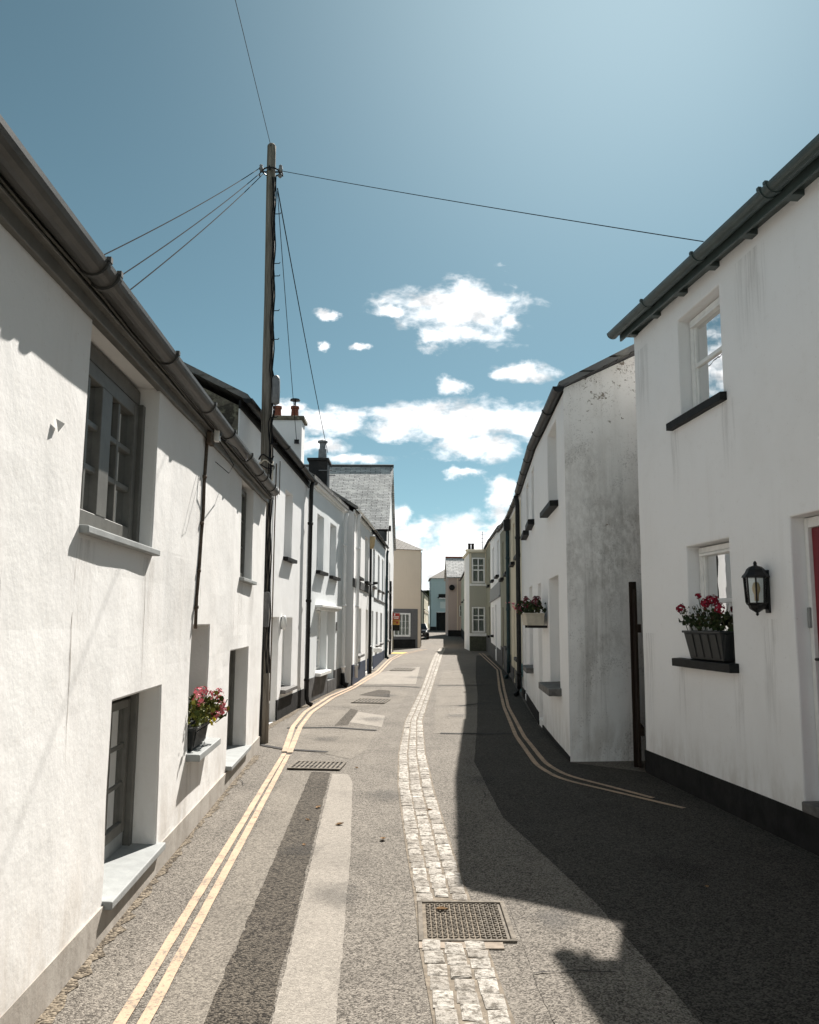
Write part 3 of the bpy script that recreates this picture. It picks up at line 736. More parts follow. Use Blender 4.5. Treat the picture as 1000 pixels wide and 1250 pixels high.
for col in range(3):
    y = -1.0 + col * .05
    while y < 55:
        ln = random.uniform(.10, .17) * (1 if y < 25 else 1.5)
        yc = y + ln / 2; a, b = pl_at(SL, yc), pl_at(SR, yc); wd = (b - a) / 3
        y += ln + .007
        if 4.62 < yc < 5.34: continue
        x0 = a + wd * col + .005 + random.uniform(0, .008); x1 = a + wd * (col + 1) - .005 - random.uniform(0, .008)
        y0, y1 = yc - ln / 2, yc + ln / 2
        hh = SH + random.uniform(.005, .010); base = rz(x0, yc); tl = random.uniform(-.002, .002); sl_ = random.uniform(-.002, .002); sk = random.uniform(-.012, .012)
        c_ = .012
        P0 = [(x0, y0 + sk), (x1, y0 - sk), (x1, y1 - sk), (x0, y1 + sk)]
        cx_, cy_ = (x0 + x1) / 2, yc
        bot = [bm.verts.new((x, yy, base)) for x, yy in P0]
        mid = [bm.verts.new((x + random.uniform(-.004, .004), yy + random.uniform(-.004, .004), base + hh * .72)) for x, yy in P0]
        def sg(q, c0): return c_ if q < c0 else -c_
        top = [bm.verts.new((x + sg(x, cx_), yy + sg(yy, cy_), base + hh + (tl if x < cx_ else -tl) + (sl_ if yy < cy_ else -sl_))) for x, yy in P0]
        for A_, B_ in ((bot, mid), (mid, top)):
            for k in range(4): bm.faces.new((A_[k], A_[(k + 1) % 4], B_[(k + 1) % 4], B_[k]))
        cv = bm.verts.new((cx_, cy_, base + hh + .004))
        for k in range(4): bm.faces.new((top[k], top[(k + 1) % 4], cv))
structure('granite_setts', bm, 'setts', smooth=False)

# ================================================================== HOUSES, LEFT
f = Fr((-1.598, 3.888), (-2.015, 11.524)); LF = f
S_END = 7.45
h1 = thing('cottage', 'low whitewashed cottage with grey gutter and deep window recesses, filling the left foreground', 'house', (-1.6, 3.9, 0), 'houses along the street')
zt1 = lambda s: 3.21 + .02 * s
OP = [(.07, 1.44, 2.165, 3.6, .34), (5.24, 6.20, 2.19, 3.7, .30), (.77, 1.90, .19, 1.25, .38), (2.80, 3.60, .64, 1.66, .36), (4.78, 6.17, .22, 1.39, .38)]
obj('wall', wall_mesh(f, -10, S_END, zt1, OP, .26, step=.4, wav=.008), 'wall_left', h1, smooth=False, bevel=.014)
bm = plinth_mesh(f, -10, S_END, .20, .17, .012); obj('plinth', bm, 'plinth_grey', h1)
obj('gable_wall', gable_mesh(f, S_END - .07, 3.34, 38, 6, front=-.05), 'wall_left', h1)
bm = BM(); fbox(bm, f, -10, S_END, -6, -5.9, 0, 3.3); fbox(bm, f, -10, -9.9, -6, -.4, 0, 3.1); obj('rear_wall', bm, 'wall_left', h1)
obj('roof', roof_mesh(f, -10.1, S_END + .1, 3.17, 3.46, 38, 6, ov=.10, th=.06), 'slate', h1)
# moulded fascia: two boards
bm = BM(); zf = lambda s, o: zt1(s) + o
def slope(a, b, o0, o1): return (zf(a, o0), zf(b, o0)), (zf(a, o1), zf(b, o1))
za, zb = slope(-10, S_END + .03, -.015, .05); fbox(bm, f, -10, S_END + .03, -.02, .030, za, zb)
za, zb = slope(-10, S_END + .05, .05, .14); fbox(bm, f, -10, S_END + .05, -.02, .052, za, zb)
za, zb = slope(-10, S_END + .04, .045, .06); fbox(bm, f, -10, S_END + .04, -.018, .066, za, zb)
obj('fascia', bm, 'grey_paint', h1, bevel=.005)
gut = obj('gutter', gutter_mesh(f, -10, 7.25, .130, zf(-10, .125), zf(7.25, .125), .068, 10, collars=(-8, -6, -4, -1.62, 5.5)), 'grey_gutter', h1, smooth=False)
for s in (-.34, -.18, 1.05, 2.35, 3.35, 4.5, 5.9, 6.75):
    bm = BM(); n = 10; r0_, r1_ = .069, .079 if s != -.18 else .082
    z = zf(s, .125)
    for k in range(n):
        a0, a1 = math.pi + math.pi * k / n, math.pi + math.pi * (k + 1) / n
        hexa(bm, [f.p(s - .015, .13 + r0_ * math.cos(a0), z + r0_ * math.sin(a0)), f.p(s + .015, .13 + r0_ * math.cos(a0), z + r0_ * math.sin(a0)), f.p(s + .015, .13 + r1_ * math.cos(a0), z + r1_ * math.sin(a0)), f.p(s - .015, .13 + r1_ * math.cos(a0), z + r1_ * math.sin(a0)),
                  f.p(s - .015, .13 + r0_ * math.cos(a1), z + r0_ * math.sin(a1)), f.p(s + .015, .13 + r0_ * math.cos(a1), z + r0_ * math.sin(a1)), f.p(s + .015, .13 + r1_ * math.cos(a1), z + r1_ * math.sin(a1)), f.p(s - .015, .13 + r1_ * math.cos(a1), z + r1_ * math.sin(a1))])
    fbox(bm, f, s - .015, s + .015, .19, .212, z - .01, z + .016)
    fbox(bm, f, s - .012, s + .012, .05, .065, z - .05, z)
    obj('gutter_bracket', bm, 'grey_gutter', gut)
bm = BM(); tube(bm, [f.p(-10 + k * .5, .066 + .004 * math.sin(k * 1.7), zf(-10 + k * .5, .075 + .006 * math.sin(k * 2.3))) for k in range(0, 27)], .007, 6); obj('eaves_cable', bm, 'grey_paint', h1)
bm = BM(); fbox(bm, f, .075, 1.435, -.30, -.125, 3.112, 3.21); fbox(bm, f, 1.375, 1.437, -.30, -.085, 2.17, 3.11); obj('lintel', bm, 'grey_paint', h1, bevel=.004)
window(h1, f, .07, 1.375, 2.165, 3.11, .18, 4, 3, 'grey_paint', .085, .034, sill=(.06, 1.48, .045, 2.165, .045, 'sill_grey'), curtain='curtain_dim', sash=False, frame_d=.07, mull=.18, cw=.16, gl='glass_bright')
window(h1, f, 5.24, 6.20, 2.19, 3.29, .14, 2, 3, 'grey_paint', .06, .026, sill=(5.18, 6.28, .06, 2.19, .045, 'sill_grey'), curtain='curtain_dim', sash=False, cw=.2)
bm = BM(); fbox(bm, f, 1.835, 1.897, -.36, -.155, .20, 1.245); fbox(bm, f, .775, 1.835, -.33, -.20, 1.19, 1.246); obj('lining', bm, 'grey_paint', h1, bevel=.004)
window(h1, f, .77, 1.835, .30, 1.19, .24, 3, 3, 'grey_paint', .055, .03, sill=(.76, 1.97, .055, .205, .05, 'sill_grey'), curtain='curtain_dim', sash=False, cw=.46)
bm = BM(); fbox(bm, f, .79, 1.83, -.36, -.20, .19, .31); obj('sub_sill', bm, 'sill_grey', h1, bevel=.006)
window(h1, f, 2.80, 3.60, .68, 1.66, .30, 2, 3, 'grey_paint', .06, .026, sill=(2.74, 3.70, .115, .665, .06, 'sill_grey'), curtain='curtain_dim', sash=False, cw=.3)
bm = BM(); fbox(bm, f, 6.10, 6.167, -.36, -.155, .23, 1.385); obj('lining', bm, 'grey_paint', h1, bevel=.004)
window(h1, f, 4.78, 6.10, .32, 1.39, .24, 3, 3, 'grey_paint', .06, .03, sill=(4.76, 6.24, .06, .235, .05, 'sill_grey'), curtain='curtain_dim', sash=False, cw=.4)
bm = BM(); fbox(bm, f, 4.80, 6.09, -.36, -.20, .22, .33); obj('sub_sill', bm, 'sill_grey', h1, bevel=.006)
# hairline cracks in the render
def crack(s, z0, z1, wd=.0035, amp=.012):
    bm = BM(); n = 26; prev = None
    for k in range(n + 1):
        z = lerp(z0, z1, k / n); x = s + amp * noise.noise(Vector((z * 4, s, 3))) + random.uniform(-.003, .003); ww = wd * math.sin(math.pi * (k + .4) / (n + .8)) * random.uniform(.5, 1.2)
        q = f.p(x, 0, z); d = .012 * noise.noise(q * .9) * 1.0 * (.008 / .006) + .008 * noise.noise(q * 2.7) + .002
        cur = (f.p(x - ww, d, z), f.p(x + ww, d, z))
        if prev: quad(bm, prev[0], prev[1], cur[1], cur[0])
        prev = cur
    obj('render_crack', bm, 'crack', h1)
for a in ((.05, 2.1, .95), (1.36, 2.08, 1.26), (4.85, 2.1, 1.42), (-.75, 1.9, .75), (3.05, 2.2, 1.72)): crack(*a)
def stain(h, f, s0, s1, zt_, zb_, wav):
    bm = BM(); uvl = bm.loops.layers.uv.verify(); nx_, nz2 = max(2, int((s1 - s0) / .06)), max(3, int((zt_ - zb_) / .08)); G = {}
    for i in range(nx_ + 1):
        for j in range(nz2 + 1):
            q = f.p(lerp(s0, s1, i / nx_), 0, lerp(zb_, zt_, j / nz2)); d = wav * 2 * noise.noise(q * .9) + wav * noise.noise(q * 2.7) + .006
            G[i, j] = bm.verts.new(f.p(lerp(s0, s1, i / nx_), d, q.z))
    for i in range(nx_):
        for j in range(nz2):
            fc = bm.faces.new((G[i, j], G[i + 1, j], G[i + 1, j + 1], G[i, j + 1]))
            for lp, (a, b) in zip(fc.loops, ((i, j), (i + 1, j), (i + 1, j + 1), (i, j + 1))): lp[uvl].uv = (a / nx_, b / nz2)
    obj('rain_stain', bm, 'rain_stain', h, smooth=True)
for a in ((-.05, .35, 2.10, 1.3), (1.2, 1.6, 2.10, 1.35), (5.1, 5.5, 2.13, 1.5), (6.0, 6.4, 2.13, 1.5), (2.6, 3.0, .58, .2), (3.5, 3.8, .58, .22), (2.7, 3.1, 2.9, 1.9)): stain(h1, LF, *a, .008)
# cable run and junction block
bm = BM(); tube(bm, [f.p(s, .02 + .004 * math.sin(k * 3), z) for k, (s, z) in enumerate(((3.02, 3.33), (2.99, 3.1), (2.96, 2.85), (2.96, 2.6), (2.93, 2.4), (2.88, 2.15), (2.85, 1.9), (2.82, 1.64)))], .014, 8)
for z in (2.9, 2.5, 2.1, 1.8): tube(bm, [f.p(2.955 - (2.9 - z) * .11, .02, z), f.p(2.955 - (2.9 - z) * .11, .02, z + .025)], .021, 8)
tag(obj('wall_cable', bm, 'rust_cable', None, smooth=True), 'thin brown cable running down the white cottage wall to the flower window', 'cable')
t = thing('junction_block', 'small white and brown cable junction block under the grey gutter', 'junction box', f.p(3.0, .08, 3.3))
bm = BM(); fbox(bm, f, 2.92, 3.08, .03, .07, 3.20, 3.30); obj('back_board', bm, 'rust_cable', t, bevel=.006)
bm = BM(); fbox(bm, f, 3.02, 3.09, .07, .12, 3.24, 3.38); obj('cover', bm, 'white_paint', t, bevel=.008)
bm = BM(); fbox(bm, f, 3.04, 3.075, .12, .127, 3.29, 3.33); obj('terminal', bm, 'black_metal', t)
bm = BM(); tube(bm, [f.p(3.05, .11, 3.25), f.p(2.99, .20, 3.12), f.p(2.96, .26, 3.02), f.p(2.98, .22, 2.95), f.p(2.99, .10, 3.05)], .004, 5); tube(bm, [f.p(3.05, .11, 3.28), f.p(3.3, .22, 3.24), f.p(3.7, .25, 3.20), f.p(4.1, .21, 3.30), f.p(4.3, .16, 3.42)], .005, 5); obj('loose_wire', bm, 'wire', t)
t = BM(); vs = [f.p(-.345, .010, 2.585), f.p(-.28, .010, 2.58), f.p(-.315, .011, 2.53), f.p(-.305, .035, 2.572)]
V4 = [t.verts.new(p) for p in vs]
for q in ((0, 1, 3), (1, 2, 3), (2, 0, 3), (0, 2, 1)): t.faces.new([V4[i] for i in q])
bmesh.ops.recalc_face_normals(t, faces=t.faces)
tag(obj('metal_shard', t, 'white_paint'), 'small folded triangular metal plate sticking out of the white cottage wall', 'metal plate')

def simple_house(name, label, A, B, right, zA, zB, wallmat, openings, pitch=30, depth=6, gmat=None, roofmat='slate', plinth=None, plinth_h=(.45, .45), gutter='black_metal', gd=.12, wav=.004, z0=-.05, gapp=(), fascia='white_paint', cat='house', gut_drop=0., gut_r=.06, dep=.25, front_gable=True, step=.8, ov=.12, ret=.35):
    f = Fr(A, B, right); L = f.L
    h = thing(name, label, cat, (A[0], A[1], 0), 'houses along the street')
    zt = lambda s: lerp(zA, zB, s / L)
    obj('wall', wall_mesh(f, 0, L, zt, openings, dep, z0=z0, step=step, wav=wav, ret=ret), wallmat, h, bevel=.012)
    if front_gable: obj('gable_wall', gable_mesh(f, .004, zA, pitch, depth, z0=z0, front=-.012), gmat or wallmat, h)
    obj('gable_wall', gable_mesh(f, L - .06, zB, pitch, depth, z0=z0, front=-.012), wallmat, h)
    bm = BM(); fbox(bm, f, .08, L - .08, -depth, -depth + .1, z0, min(zA, zB) - .03); obj('rear_wall', bm, wallmat, h)
    if roofmat: obj('roof', roof_mesh(f, -.04, L + .02, zA + .14, zB + .14, pitch, depth, ov=ov), roofmat, h)
    if fascia:
        bm = BM(); fbox(bm, f, -.02, L + .01, -.015, .025, (zA - .06, zB - .06), (zA + .06, zB + .06)); obj('fascia', bm, fascia, h, bevel=.006)
    if gutter:
        k = 1.2; col = []
        while k < L - .2: col.append(k); k += 1.5
        obj('gutter', gutter_mesh(f, -.06, L + .04, gd, zA + .07 - gut_drop, zB + .07 - gut_drop, gut_r, 8, col), gutter, h)
    if plinth:
        obj('plinth', plinth_mesh(f, 0.001, L - .001, plinth_h[0], plinth_h[1], .014, gapp), plinth, h)
    return h, f
def O(a, b, c, d): return (a, b, c, d)

# second on the left: white, stone gable, tall chimney
h, f = simple_house('terraced_house', 'white terraced house with dark stone gable and white two-pot chimney, behind the telegraph pole', (-2.44, 11.42), (-2.15, 17.2), False, 4.78, 4.58, 'wall_white',
    [O(3.38, 4.10, 2.87, 4.10), O(2.49, 3.10, .0, 1.77), O(3.47, 4.35, .48, 1.77), O(.9, 1.7, 2.87, 4.1)], 27, 6, gmat='rubble', plinth='plinth_black', plinth_h=(.36, .34), gapp=((2.49, 3.10),), gutter='black_metal', gd=.13, fascia='sill_black', gut_r=.065, ret=.015)
window(h, f, 3.38, 4.10, 2.87, 4.10, .2, 2, 2, sill=(3.34, 4.25, .09, 2.87, .07, 'sill_black'))
window(h, f, 3.47, 4.35, .5, 1.77, .2, 2, 2, sill=(3.42, 4.62, .09, .50, .07, 'sill_slate'))
window(h, f, .9, 1.7, 2.87, 4.1, .2, 2, 2, sill=(.85, 1.75, .06, 2.87, .07, 'sill_black'))
bm = BM(); fbox(bm, f, 2.5, 3.09, -.22, -.17, .02, 1.76); d = obj('door', bm, 'white_paint', h, bevel=.006)
bm = BM(); tube(bm, [f.p(3.0, -.17, .85), f.p(3.0, -.12, .85)], .025, 10); obj('door_knob', bm, 'black_metal', d)
downpipe(h, f, 5.55, .10, 0, 4.65, .045)
c = chimney(h, -3.02, -2.28, 16.85, 17.35, 4.3, 5.92, 'wall_white', ((-2.84, 17.1), (-2.47, 17.1)), cap='rubble', ph=.28, pr=.085)
bm = BM(); lathe(bm, (-2.47, 17.1, 6.30), [(.02, 0), (.02, .10), (.11, .10), (.10, .13), (.03, .15)], 14); obj('cowl', bm, 'black_metal', c)
bm = BM(); tube(bm, [(-2.36, 16.85, 5.42), (-2.36, 16.72, 5.42)], .02); box(bm, -2.41, -2.31, 16.69, 16.76, 5.38, 5.46); obj('cable_bracket', bm, 'black_metal', c)
bm = BM(); tube(bm, [f.p(2.46, .02, 4.4), f.p(2.45, .02, 3.2), f.p(2.47, .02, 2.0), f.p(2.46, .02, .4)], .011, 6); tube(bm, [f.p(2.75, .02, 4.5), f.p(2.76, .02, 3.9)], .008, 6); obj('service_cable', bm, 'rust_cable', h)
t = thing('wall_lamp', 'small white oval wall lamp between the two recesses of the white terraced house', 'wall lamp', f.p(3.3, 0, 1.66))
bm = BM(); lathe(bm, f.p(3.29, .05, 1.60), [(.02, -.04), (.055, 0), (.06, .1), (.04, .19), (.015, .21)], 12); obj('shade', bm, 'white_paint', t, smooth=True)
bm = BM(); fbox(bm, f, 3.25, 3.33, .0, .03, 1.57, 1.78); obj('back_plate', bm, 'lead', t)
bm = BM(); lathe(bm, f.p(1.0, .14, 1.15), [(.02, -.12), (.09, -.07), (.115, .02), (.09, .09), (.03, .12)], 14)
for p in bm.verts: p.co += Vector([noise.noise(p.co * 12 + Vector((i * 9, 0, 0))) * .02 for i in range(3)])
t = thing('flower_basket', 'hanging wall basket with white flowers low on the white house just past the telegraph pole', 'flower basket', f.p(1.0, .1, 1.1)); obj('flower_mass', bm, 'white_petal', t)
bm = BM(); lathe(bm, f.p(1.0, .13, .92), [(.03, 0), (.09, .06), (.11, .14)], 12); fbox(bm, f, .98, 1.02, 0, .05, .9, 1.4); obj('basket', bm, 'rust_cable', t)

# third: bluish white with door hood
h, f = simple_house('terraced_house', 'bluish white terraced house with two upper windows and a white hood over its door', (-2.15, 17.3), (-1.77, 22.3), False, 4.68, 4.68, 'wall_blue',
    [O(1.02, 1.85, 2.85, 4.12), O(2.72, 3.65, 2.83, 4.12), O(1.25, 2.50, .56, 1.97), O(2.68, 3.68, .0, 1.97)], 30, 6, plinth='plinth_slate', plinth_h=(.5, .5), gapp=((2.68, 3.68),), gutter=None, fascia='white_paint')
window(h, f, 1.02, 1.85, 2.85, 4.12, .2, 2, 2, sill=(.98, 2.05, .10, 2.85, .08, 'sill_black'))
window(h, f, 2.72, 3.65, 2.83, 4.12, .2, 2, 2, sill=(2.70, 3.85, .10, 2.83, .08, 'sill_black'))
window(h, f, 1.25, 2.50, .58, 1.97, .2, 2, 2, sill=(1.15, 2.6, .12, .58, .08, 'white_paint'))
bm = BM(); fbox(bm, f, 1.0, 3.75, -.02, .16, 2.02, 2.08); fbox(bm, f, 1.04, 3.71, -.02, .10, 1.96, 2.02); obj('door_hood', bm, 'white_paint', h, bevel=.01)
bm = BM(); fbox(bm, f, 2.69, 3.67, -.24, -.19, .3, 1.96); d = obj('door', bm, 'white_paint', h, bevel=.006)
bm = BM(); fbox(bm, f, 2.69, 3.67, -.24, .02, .0, .3); obj('door_step', bm, 'plinth_slate', h)
bm = BM(); fbox(bm, f, -.02, 5.0, -.03, .10, 4.68, 4.80); obj('coping', bm, 'wall_white', h, bevel=.02)
bm = BM(); fbox(bm, f, 3.80, 3.95, .0, .02, 1.48, 1.70); obj('house_plaque', bm, 'plinth_slate', h, bevel=.004)
downpipe(h, f, 4.55, .09, 0, 4.6, .05, 'wall_white', shoe=False)
bm = BM(); tube(bm, [f.p(4.55, .09, .38), f.p(4.55, .10, .12), f.p(4.55, .22, .06)], [.06, .075, .08], 12); obj('pipe_shoe', bm, 'plinth_black', h, smooth=True)
c = chimney(h, -3.0, -2.45, 23.9, 24.7, 4.9, 6.45, 'brick', (), cap='brick')
bm = BM(); lathe(bm, (-2.62, 24.1, 6.53), [(.13, 0), (.12, .3), (.09, .31), (.09, .5), (.15, .5), (.15, .55), (.03, .6)], 14); obj('cowl', bm, 'lead', c)
bm = BM(); tube(bm, [(-2.42, 23.88, 6.3), (-2.42, 23.88, 5.2)], .03); tube(bm, [(-2.7, 23.88, 6.15), (-2.3, 23.88, 6.15)], .015); tube(bm, [(-2.42, 23.88, 6.0), (-2.2, 23.88, 6.0)], .015); obj('aerial', bm, 'lead', c)
bm = BM(); fbox(bm, f, 3.3, 4.0, -1.1, -.6, 4.9, 5.35); fbox(bm, f, 3.25, 4.05, -1.1, -.5, 5.35, 5.42); obj('roof_dormer', bm, 'plinth_black', h, bevel=.02)

# fourth
h, f = simple_house('terraced_house', 'white terraced house with a grey painted band, beside the street lamp', (-1.53, 22.4), (-1.33, 28.2), False, 4.72, 4.84, 'wall_white',
    [O(.75, 2.1, 3.0, 4.45), O(3.6, 4.9, 3.0, 4.45), O(1.0, 2.6, .75, 2.1), O(4.2, 5.1, .1, 2.1)], 32, 6, plinth='plinth_navy', plinth_h=(.55, .5), gapp=((4.2, 5.1),), gutter='white_paint', fascia='white_paint', gut_r=.05)
window(h, f, .75, 2.1, 3.0, 4.45, .2, 2, 2, sill=(.7, 2.15, .12, 3.0, .08, 'sill_black')); window(h, f, 3.6, 4.9, 3.0, 4.45, .2, 2, 2, sill=(3.55, 4.95, .12, 3.0, .08, 'sill_black'))
window(h, f, 1.0, 2.6, .77, 2.1, .2, 2, 2, sill=(.95, 2.65, .12, .77, .08, 'sill_slate'))
bm = BM(); fbox(bm, f, 4.22, 5.08, -.22, -.17, .1, 2.09); obj('door', bm, 'white_paint', h, bevel=.006)
bm = BM(); fbox(bm, f, -.02, 5.79, -.01, .028, 2.66, 2.90); obj('string_course', bm, 'plinth_slate', h, bevel=.008)
downpipe(h, f, .35, .09, 0, 4.7, .05, 'wall_white', shoe=False)
# fifth
h, f = simple_house('terraced_house', 'pale blue-white house with a dark teal corner downpipe, last before the tall gabled house', (-1.33, 28.25), (-1.15, 39.3), False, 4.84, 5.2, 'wall_blue',
    [O(1.2, 2.6, 3.0, 4.4), O(4.6, 6.0, 3.0, 4.4), O(8.0, 9.4, 3.05, 4.5), O(1.0, 2.0, .1, 2.1), O(3.6, 5.0, .8, 2.1), O(7.0, 8.6, .8, 2.1)], 32, 6, plinth='plinth_navy', plinth_h=(.5, .4), gapp=((1.0, 2.0),), gutter='black_metal', fascia='black_metal', gut_r=.06)
for a in ((1.2, 2.6, 3.0, 4.4), (4.6, 6.0, 3.0, 4.4), (8.0, 9.4, 3.05, 4.5), (3.6, 5.0, .82, 2.1), (7.0, 8.6, .82, 2.1)):
    window(h, f, *a, .2, 2, 2, sill=(a[0] - .05, a[1] + .05, .1, a[2], .08, 'sill_slate'))
bm = BM(); fbox(bm, f, 1.02, 1.98, -.22, -.17, .1, 2.09); obj('door', bm, 'white_paint', h, bevel=.006)
bm = BM(); fbox(bm, f, 2.1, 11.0, -.01, .03, 2.55, 2.62); obj('string_course', bm, 'plinth_slate', h, bevel=.006)
downpipe(h, f, 10.75, .10, 0, 5.1, .06, 'teal_pipe')
bm = BM(); fbox(bm, f, 1.85, 2.15, .02, .32, .62, .78); obj('meter_box', bm, 'white_paint', h, bevel=.02)

# tall house whose gable faces the street
f = Fr((-1.15, 39.5), (-.95, 49.9)); L = f.L; ZE, ZR, DP = 6.25, 10.15, 7.5
h = thing('gabled_house', 'tall white house with slate roof, its gable facing the street', 'house', (-1.15, 39.5, 0), 'houses along the street')
zt = lambda s: ZE + (ZR - ZE) * (1 - abs(s - L / 2) / (L / 2))
obj('wall', wall_mesh(f, 0, L, zt, [O(2.2, 3.4, 3.3, 4.9), O(4.6, 5.6, 3.3, 4.9), O(3.0, 4.2, .8, 2.3)], .25, step=L / 8, wav=.004), 'wall_white', h, bevel=.012)
for a in ((2.2, 3.4, 3.3, 4.9), (4.6, 5.6, 3.3, 4.9), (3.0, 4.2, .8, 2.3)): window(h, f, *a, .2, 2, 2, sill=(a[0] - .05, a[1] + .05, .1, a[2], .08, 'sill_slate'))
bm = BM(); fbox(bm, f, .02, .12, -DP, -.3, -.05, ZE); fbox(bm, f, L - .12, L - .02, -DP, -.3, -.05, ZE); obj('side_wall', bm, 'wall_white', h)
bm = BM(); n = 10
for (sa, za, sb, zb_) in ((-.18, ZE - .08, L / 2, ZR + .12), (L + .18, ZE - .08, L / 2, ZR + .12)):
    P = [f.p(sa, .14, za), f.p(sb, .14, zb_), f.p(sb, -DP, zb_), f.p(sa, -DP, za)]
    Q = [p - Vector((0, 0, .12)) for p in P]
    hexa(bm, Q + P)
bmesh.ops.recalc_face_normals(bm, faces=bm.faces)
uvl = bm.loops.layers.uv.verify()
for fc in bm.faces:
    for lp in fc.loops:
        q = Vector((lp.vert.co.x, lp.vert.co.y)) - f.A; lp[uvl].uv = (q.dot(f.n), lp.vert.co.z * 1.66)
obj('roof', bm, 'slate_pale', h)
bm = BM(); tube(bm, [f.p(L / 2, .16, ZR + .14), f.p(L / 2, -DP, ZR + .14)], .10, 8); obj('ridge_tiles', bm, 'plinth_slate', h)
bm = BM(); tube(bm, [f.p(-.22, .1, ZE - .14), f.p(-.22, -DP, ZE - .14)], .07, 8); obj('gutter', bm, 'black_metal', h)
bm = BM(); fbox(bm, f, -.16, .0, -.05, .06, ZE - .65, ZE - .16); fbox(bm, f, -.3, .0, -.55, -.05, ZE - .9, ZE - .2); obj('eaves_bracket', bm, 'plinth_slate', h)
for (sa, zl, zh) in ((.35, 0, 3.75), (5.0, 0, 3.75)):
    bm = BM(); k = zl; b_ = 0
    while k < zh:
        fbox(bm, f, sa, sa + (.75 if b_ % 2 else .52), -.01, .10, k, k + .26); k += .262; b_ += 1
    obj('toothed_strip', bm, 'plinth_black', h, bevel=.01)  # black strip with toothed edges, standing proud of the gable wall
bm = BM(); tube(bm, [f.p(1.1, .08, 6.3), f.p(1.05, .09, 5.6), f.p(.5, .08, 5.2)], .02, 6); fbox(bm, f, 1.2, 1.6, .0, .2, 6.25, 6.5); obj('bracket_wire', bm, 'black_metal', h)

# beige shop at the bend
A, B = (-3.2, 54.5), (.82, 56.2); f = Fr(A, B); L = f.L
h = thing('shop', 'beige rendered shop with grey ground floor and white barred window at the bend', 'shop', (A[0], A[1], 0), 'houses along the street')
zt = lambda s: 6.62
obj('wall', wall_mesh(f, 0, L, zt, [O(2.35, 3.6, .75, 2.35)], .2, step=.9, wav=.004), 'wall_stone', h, bevel=.012)
bm = BM(); fbox(bm, f, .02, 2.35, -.01, .045, .0, 2.62); fbox(bm, f, 3.6, 4.12, -.01, .045, .0, 2.62); fbox(bm, f, 2.35, 3.6, -.01, .045, 2.35, 2.62); fbox(bm, f, 2.35, 3.6, -.01, .045, .0, .75); obj('shopfront', bm, plain('dark_grey_shopfront', (.13, .13, .135), .6, .1), h, bevel=.01)
bm = BM(); fbox(bm, f, .0, 3.95, .04, .065, -.03, .58); obj('plinth', bm, 'plinth_black', h)
window(h, f, 2.35, 3.6, .75, 2.35, .05, 4, 3, 'white_paint', .10, .035, sash=False, curtain='curtain', frame_d=.09, cw=.45)
bm = BM(); fbox(bm, f, L - .12, L - .01, -12, -.3, -.05, 6.60); fbox(bm, f, .01, .12, -12, -.3, -.05, 6.60); fbox(bm, f, .1, L - .1, -12, -11.9, -.05, 6.6); obj('side_wall', bm, 'wall_stone', h)
bm = BM(); a = [f.p(-.15, .15, 6.64), f.p(L + .15, .15, 6.64), f.p(L + .15, -12.1, 6.64), f.p(-.15, -12.1, 6.64)]; rr = [f.p(L * .56, -2.2, 7.95), f.p(L * .56, -9.5, 7.95)]
va = [bm.verts.new(p) for p in a]; vr = [bm.verts.new(p) for p in rr]
bm.faces.new((va[0], va[1], vr[0])); bm.faces.new((va[1], va[2], vr[1], vr[0])); bm.faces.new((va[2], va[3], vr[1])); bm.faces.new((va[3], va[0], vr[0], vr[1])); bm.faces.new(va[::-1])
bmesh.ops.recalc_face_normals(bm, faces=bm.faces); uvmap(bm, f, 1.15); obj('roof', bm, 'slate_brown', h)
bm = BM(); lathe(bm, f.p(L * .56, -2.2, 7.9), [(.2, 0), (.18, .25), (.1, .35), (.09, .5)], 10); obj('ridge_finial', bm, 'plinth_black', h)
bm = BM(); fbox(bm, f, L - .01, L + .10, -.5, -.3, 3.0, 6.3); tube(bm, [f.p(L + .08, -.2, .1), f.p(L + .08, -.2, 6.5)], .05); obj('downpipe', bm, 'black_metal', h)
for z in (2.75, 4.3, 5.6):
    bm = BM(); fbox(bm, f, L - .008, L + .18, -2.6, -1.4, z - .1, z); fbox(bm, f, L - .008, L + .05, -2.5, -1.5, z, z + .9); obj('side_window', bm, 'plinth_slate', h)

# far left row beyond the shop
h, f = simple_house('far_terrace', 'distant cream terrace beyond the beige shop', (1.75, 100), (3.05, 130), False, 5.3, 5.6, 'wall_cream', [O(3, 5, 3.4, 4.6), O(12, 14, 3.4, 4.6), O(3, 5, 1.6, 2.8), O(12, 14, 1.6, 2.8), O(20, 22, 3.4, 4.6)], 35, 7, z0=.5, gutter='black_metal', fascia='plinth_slate', step=3)
for a in ((3, 5, 3.4, 4.6), (12, 14, 3.4, 4.6), (3, 5, 1.6, 2.8), (12, 14, 1.6, 2.8), (20, 22, 3.4, 4.6)): window(h, f, *a, .2, 2, 2, sill=(a[0] - .1, a[1] + .1, .15, a[2], .1, 'white_paint'))
bm = BM(); fbox(bm, f, .0, 30, -.01, .06, 3.0, 3.18); obj('string_course', bm, 'wall_stone', h)

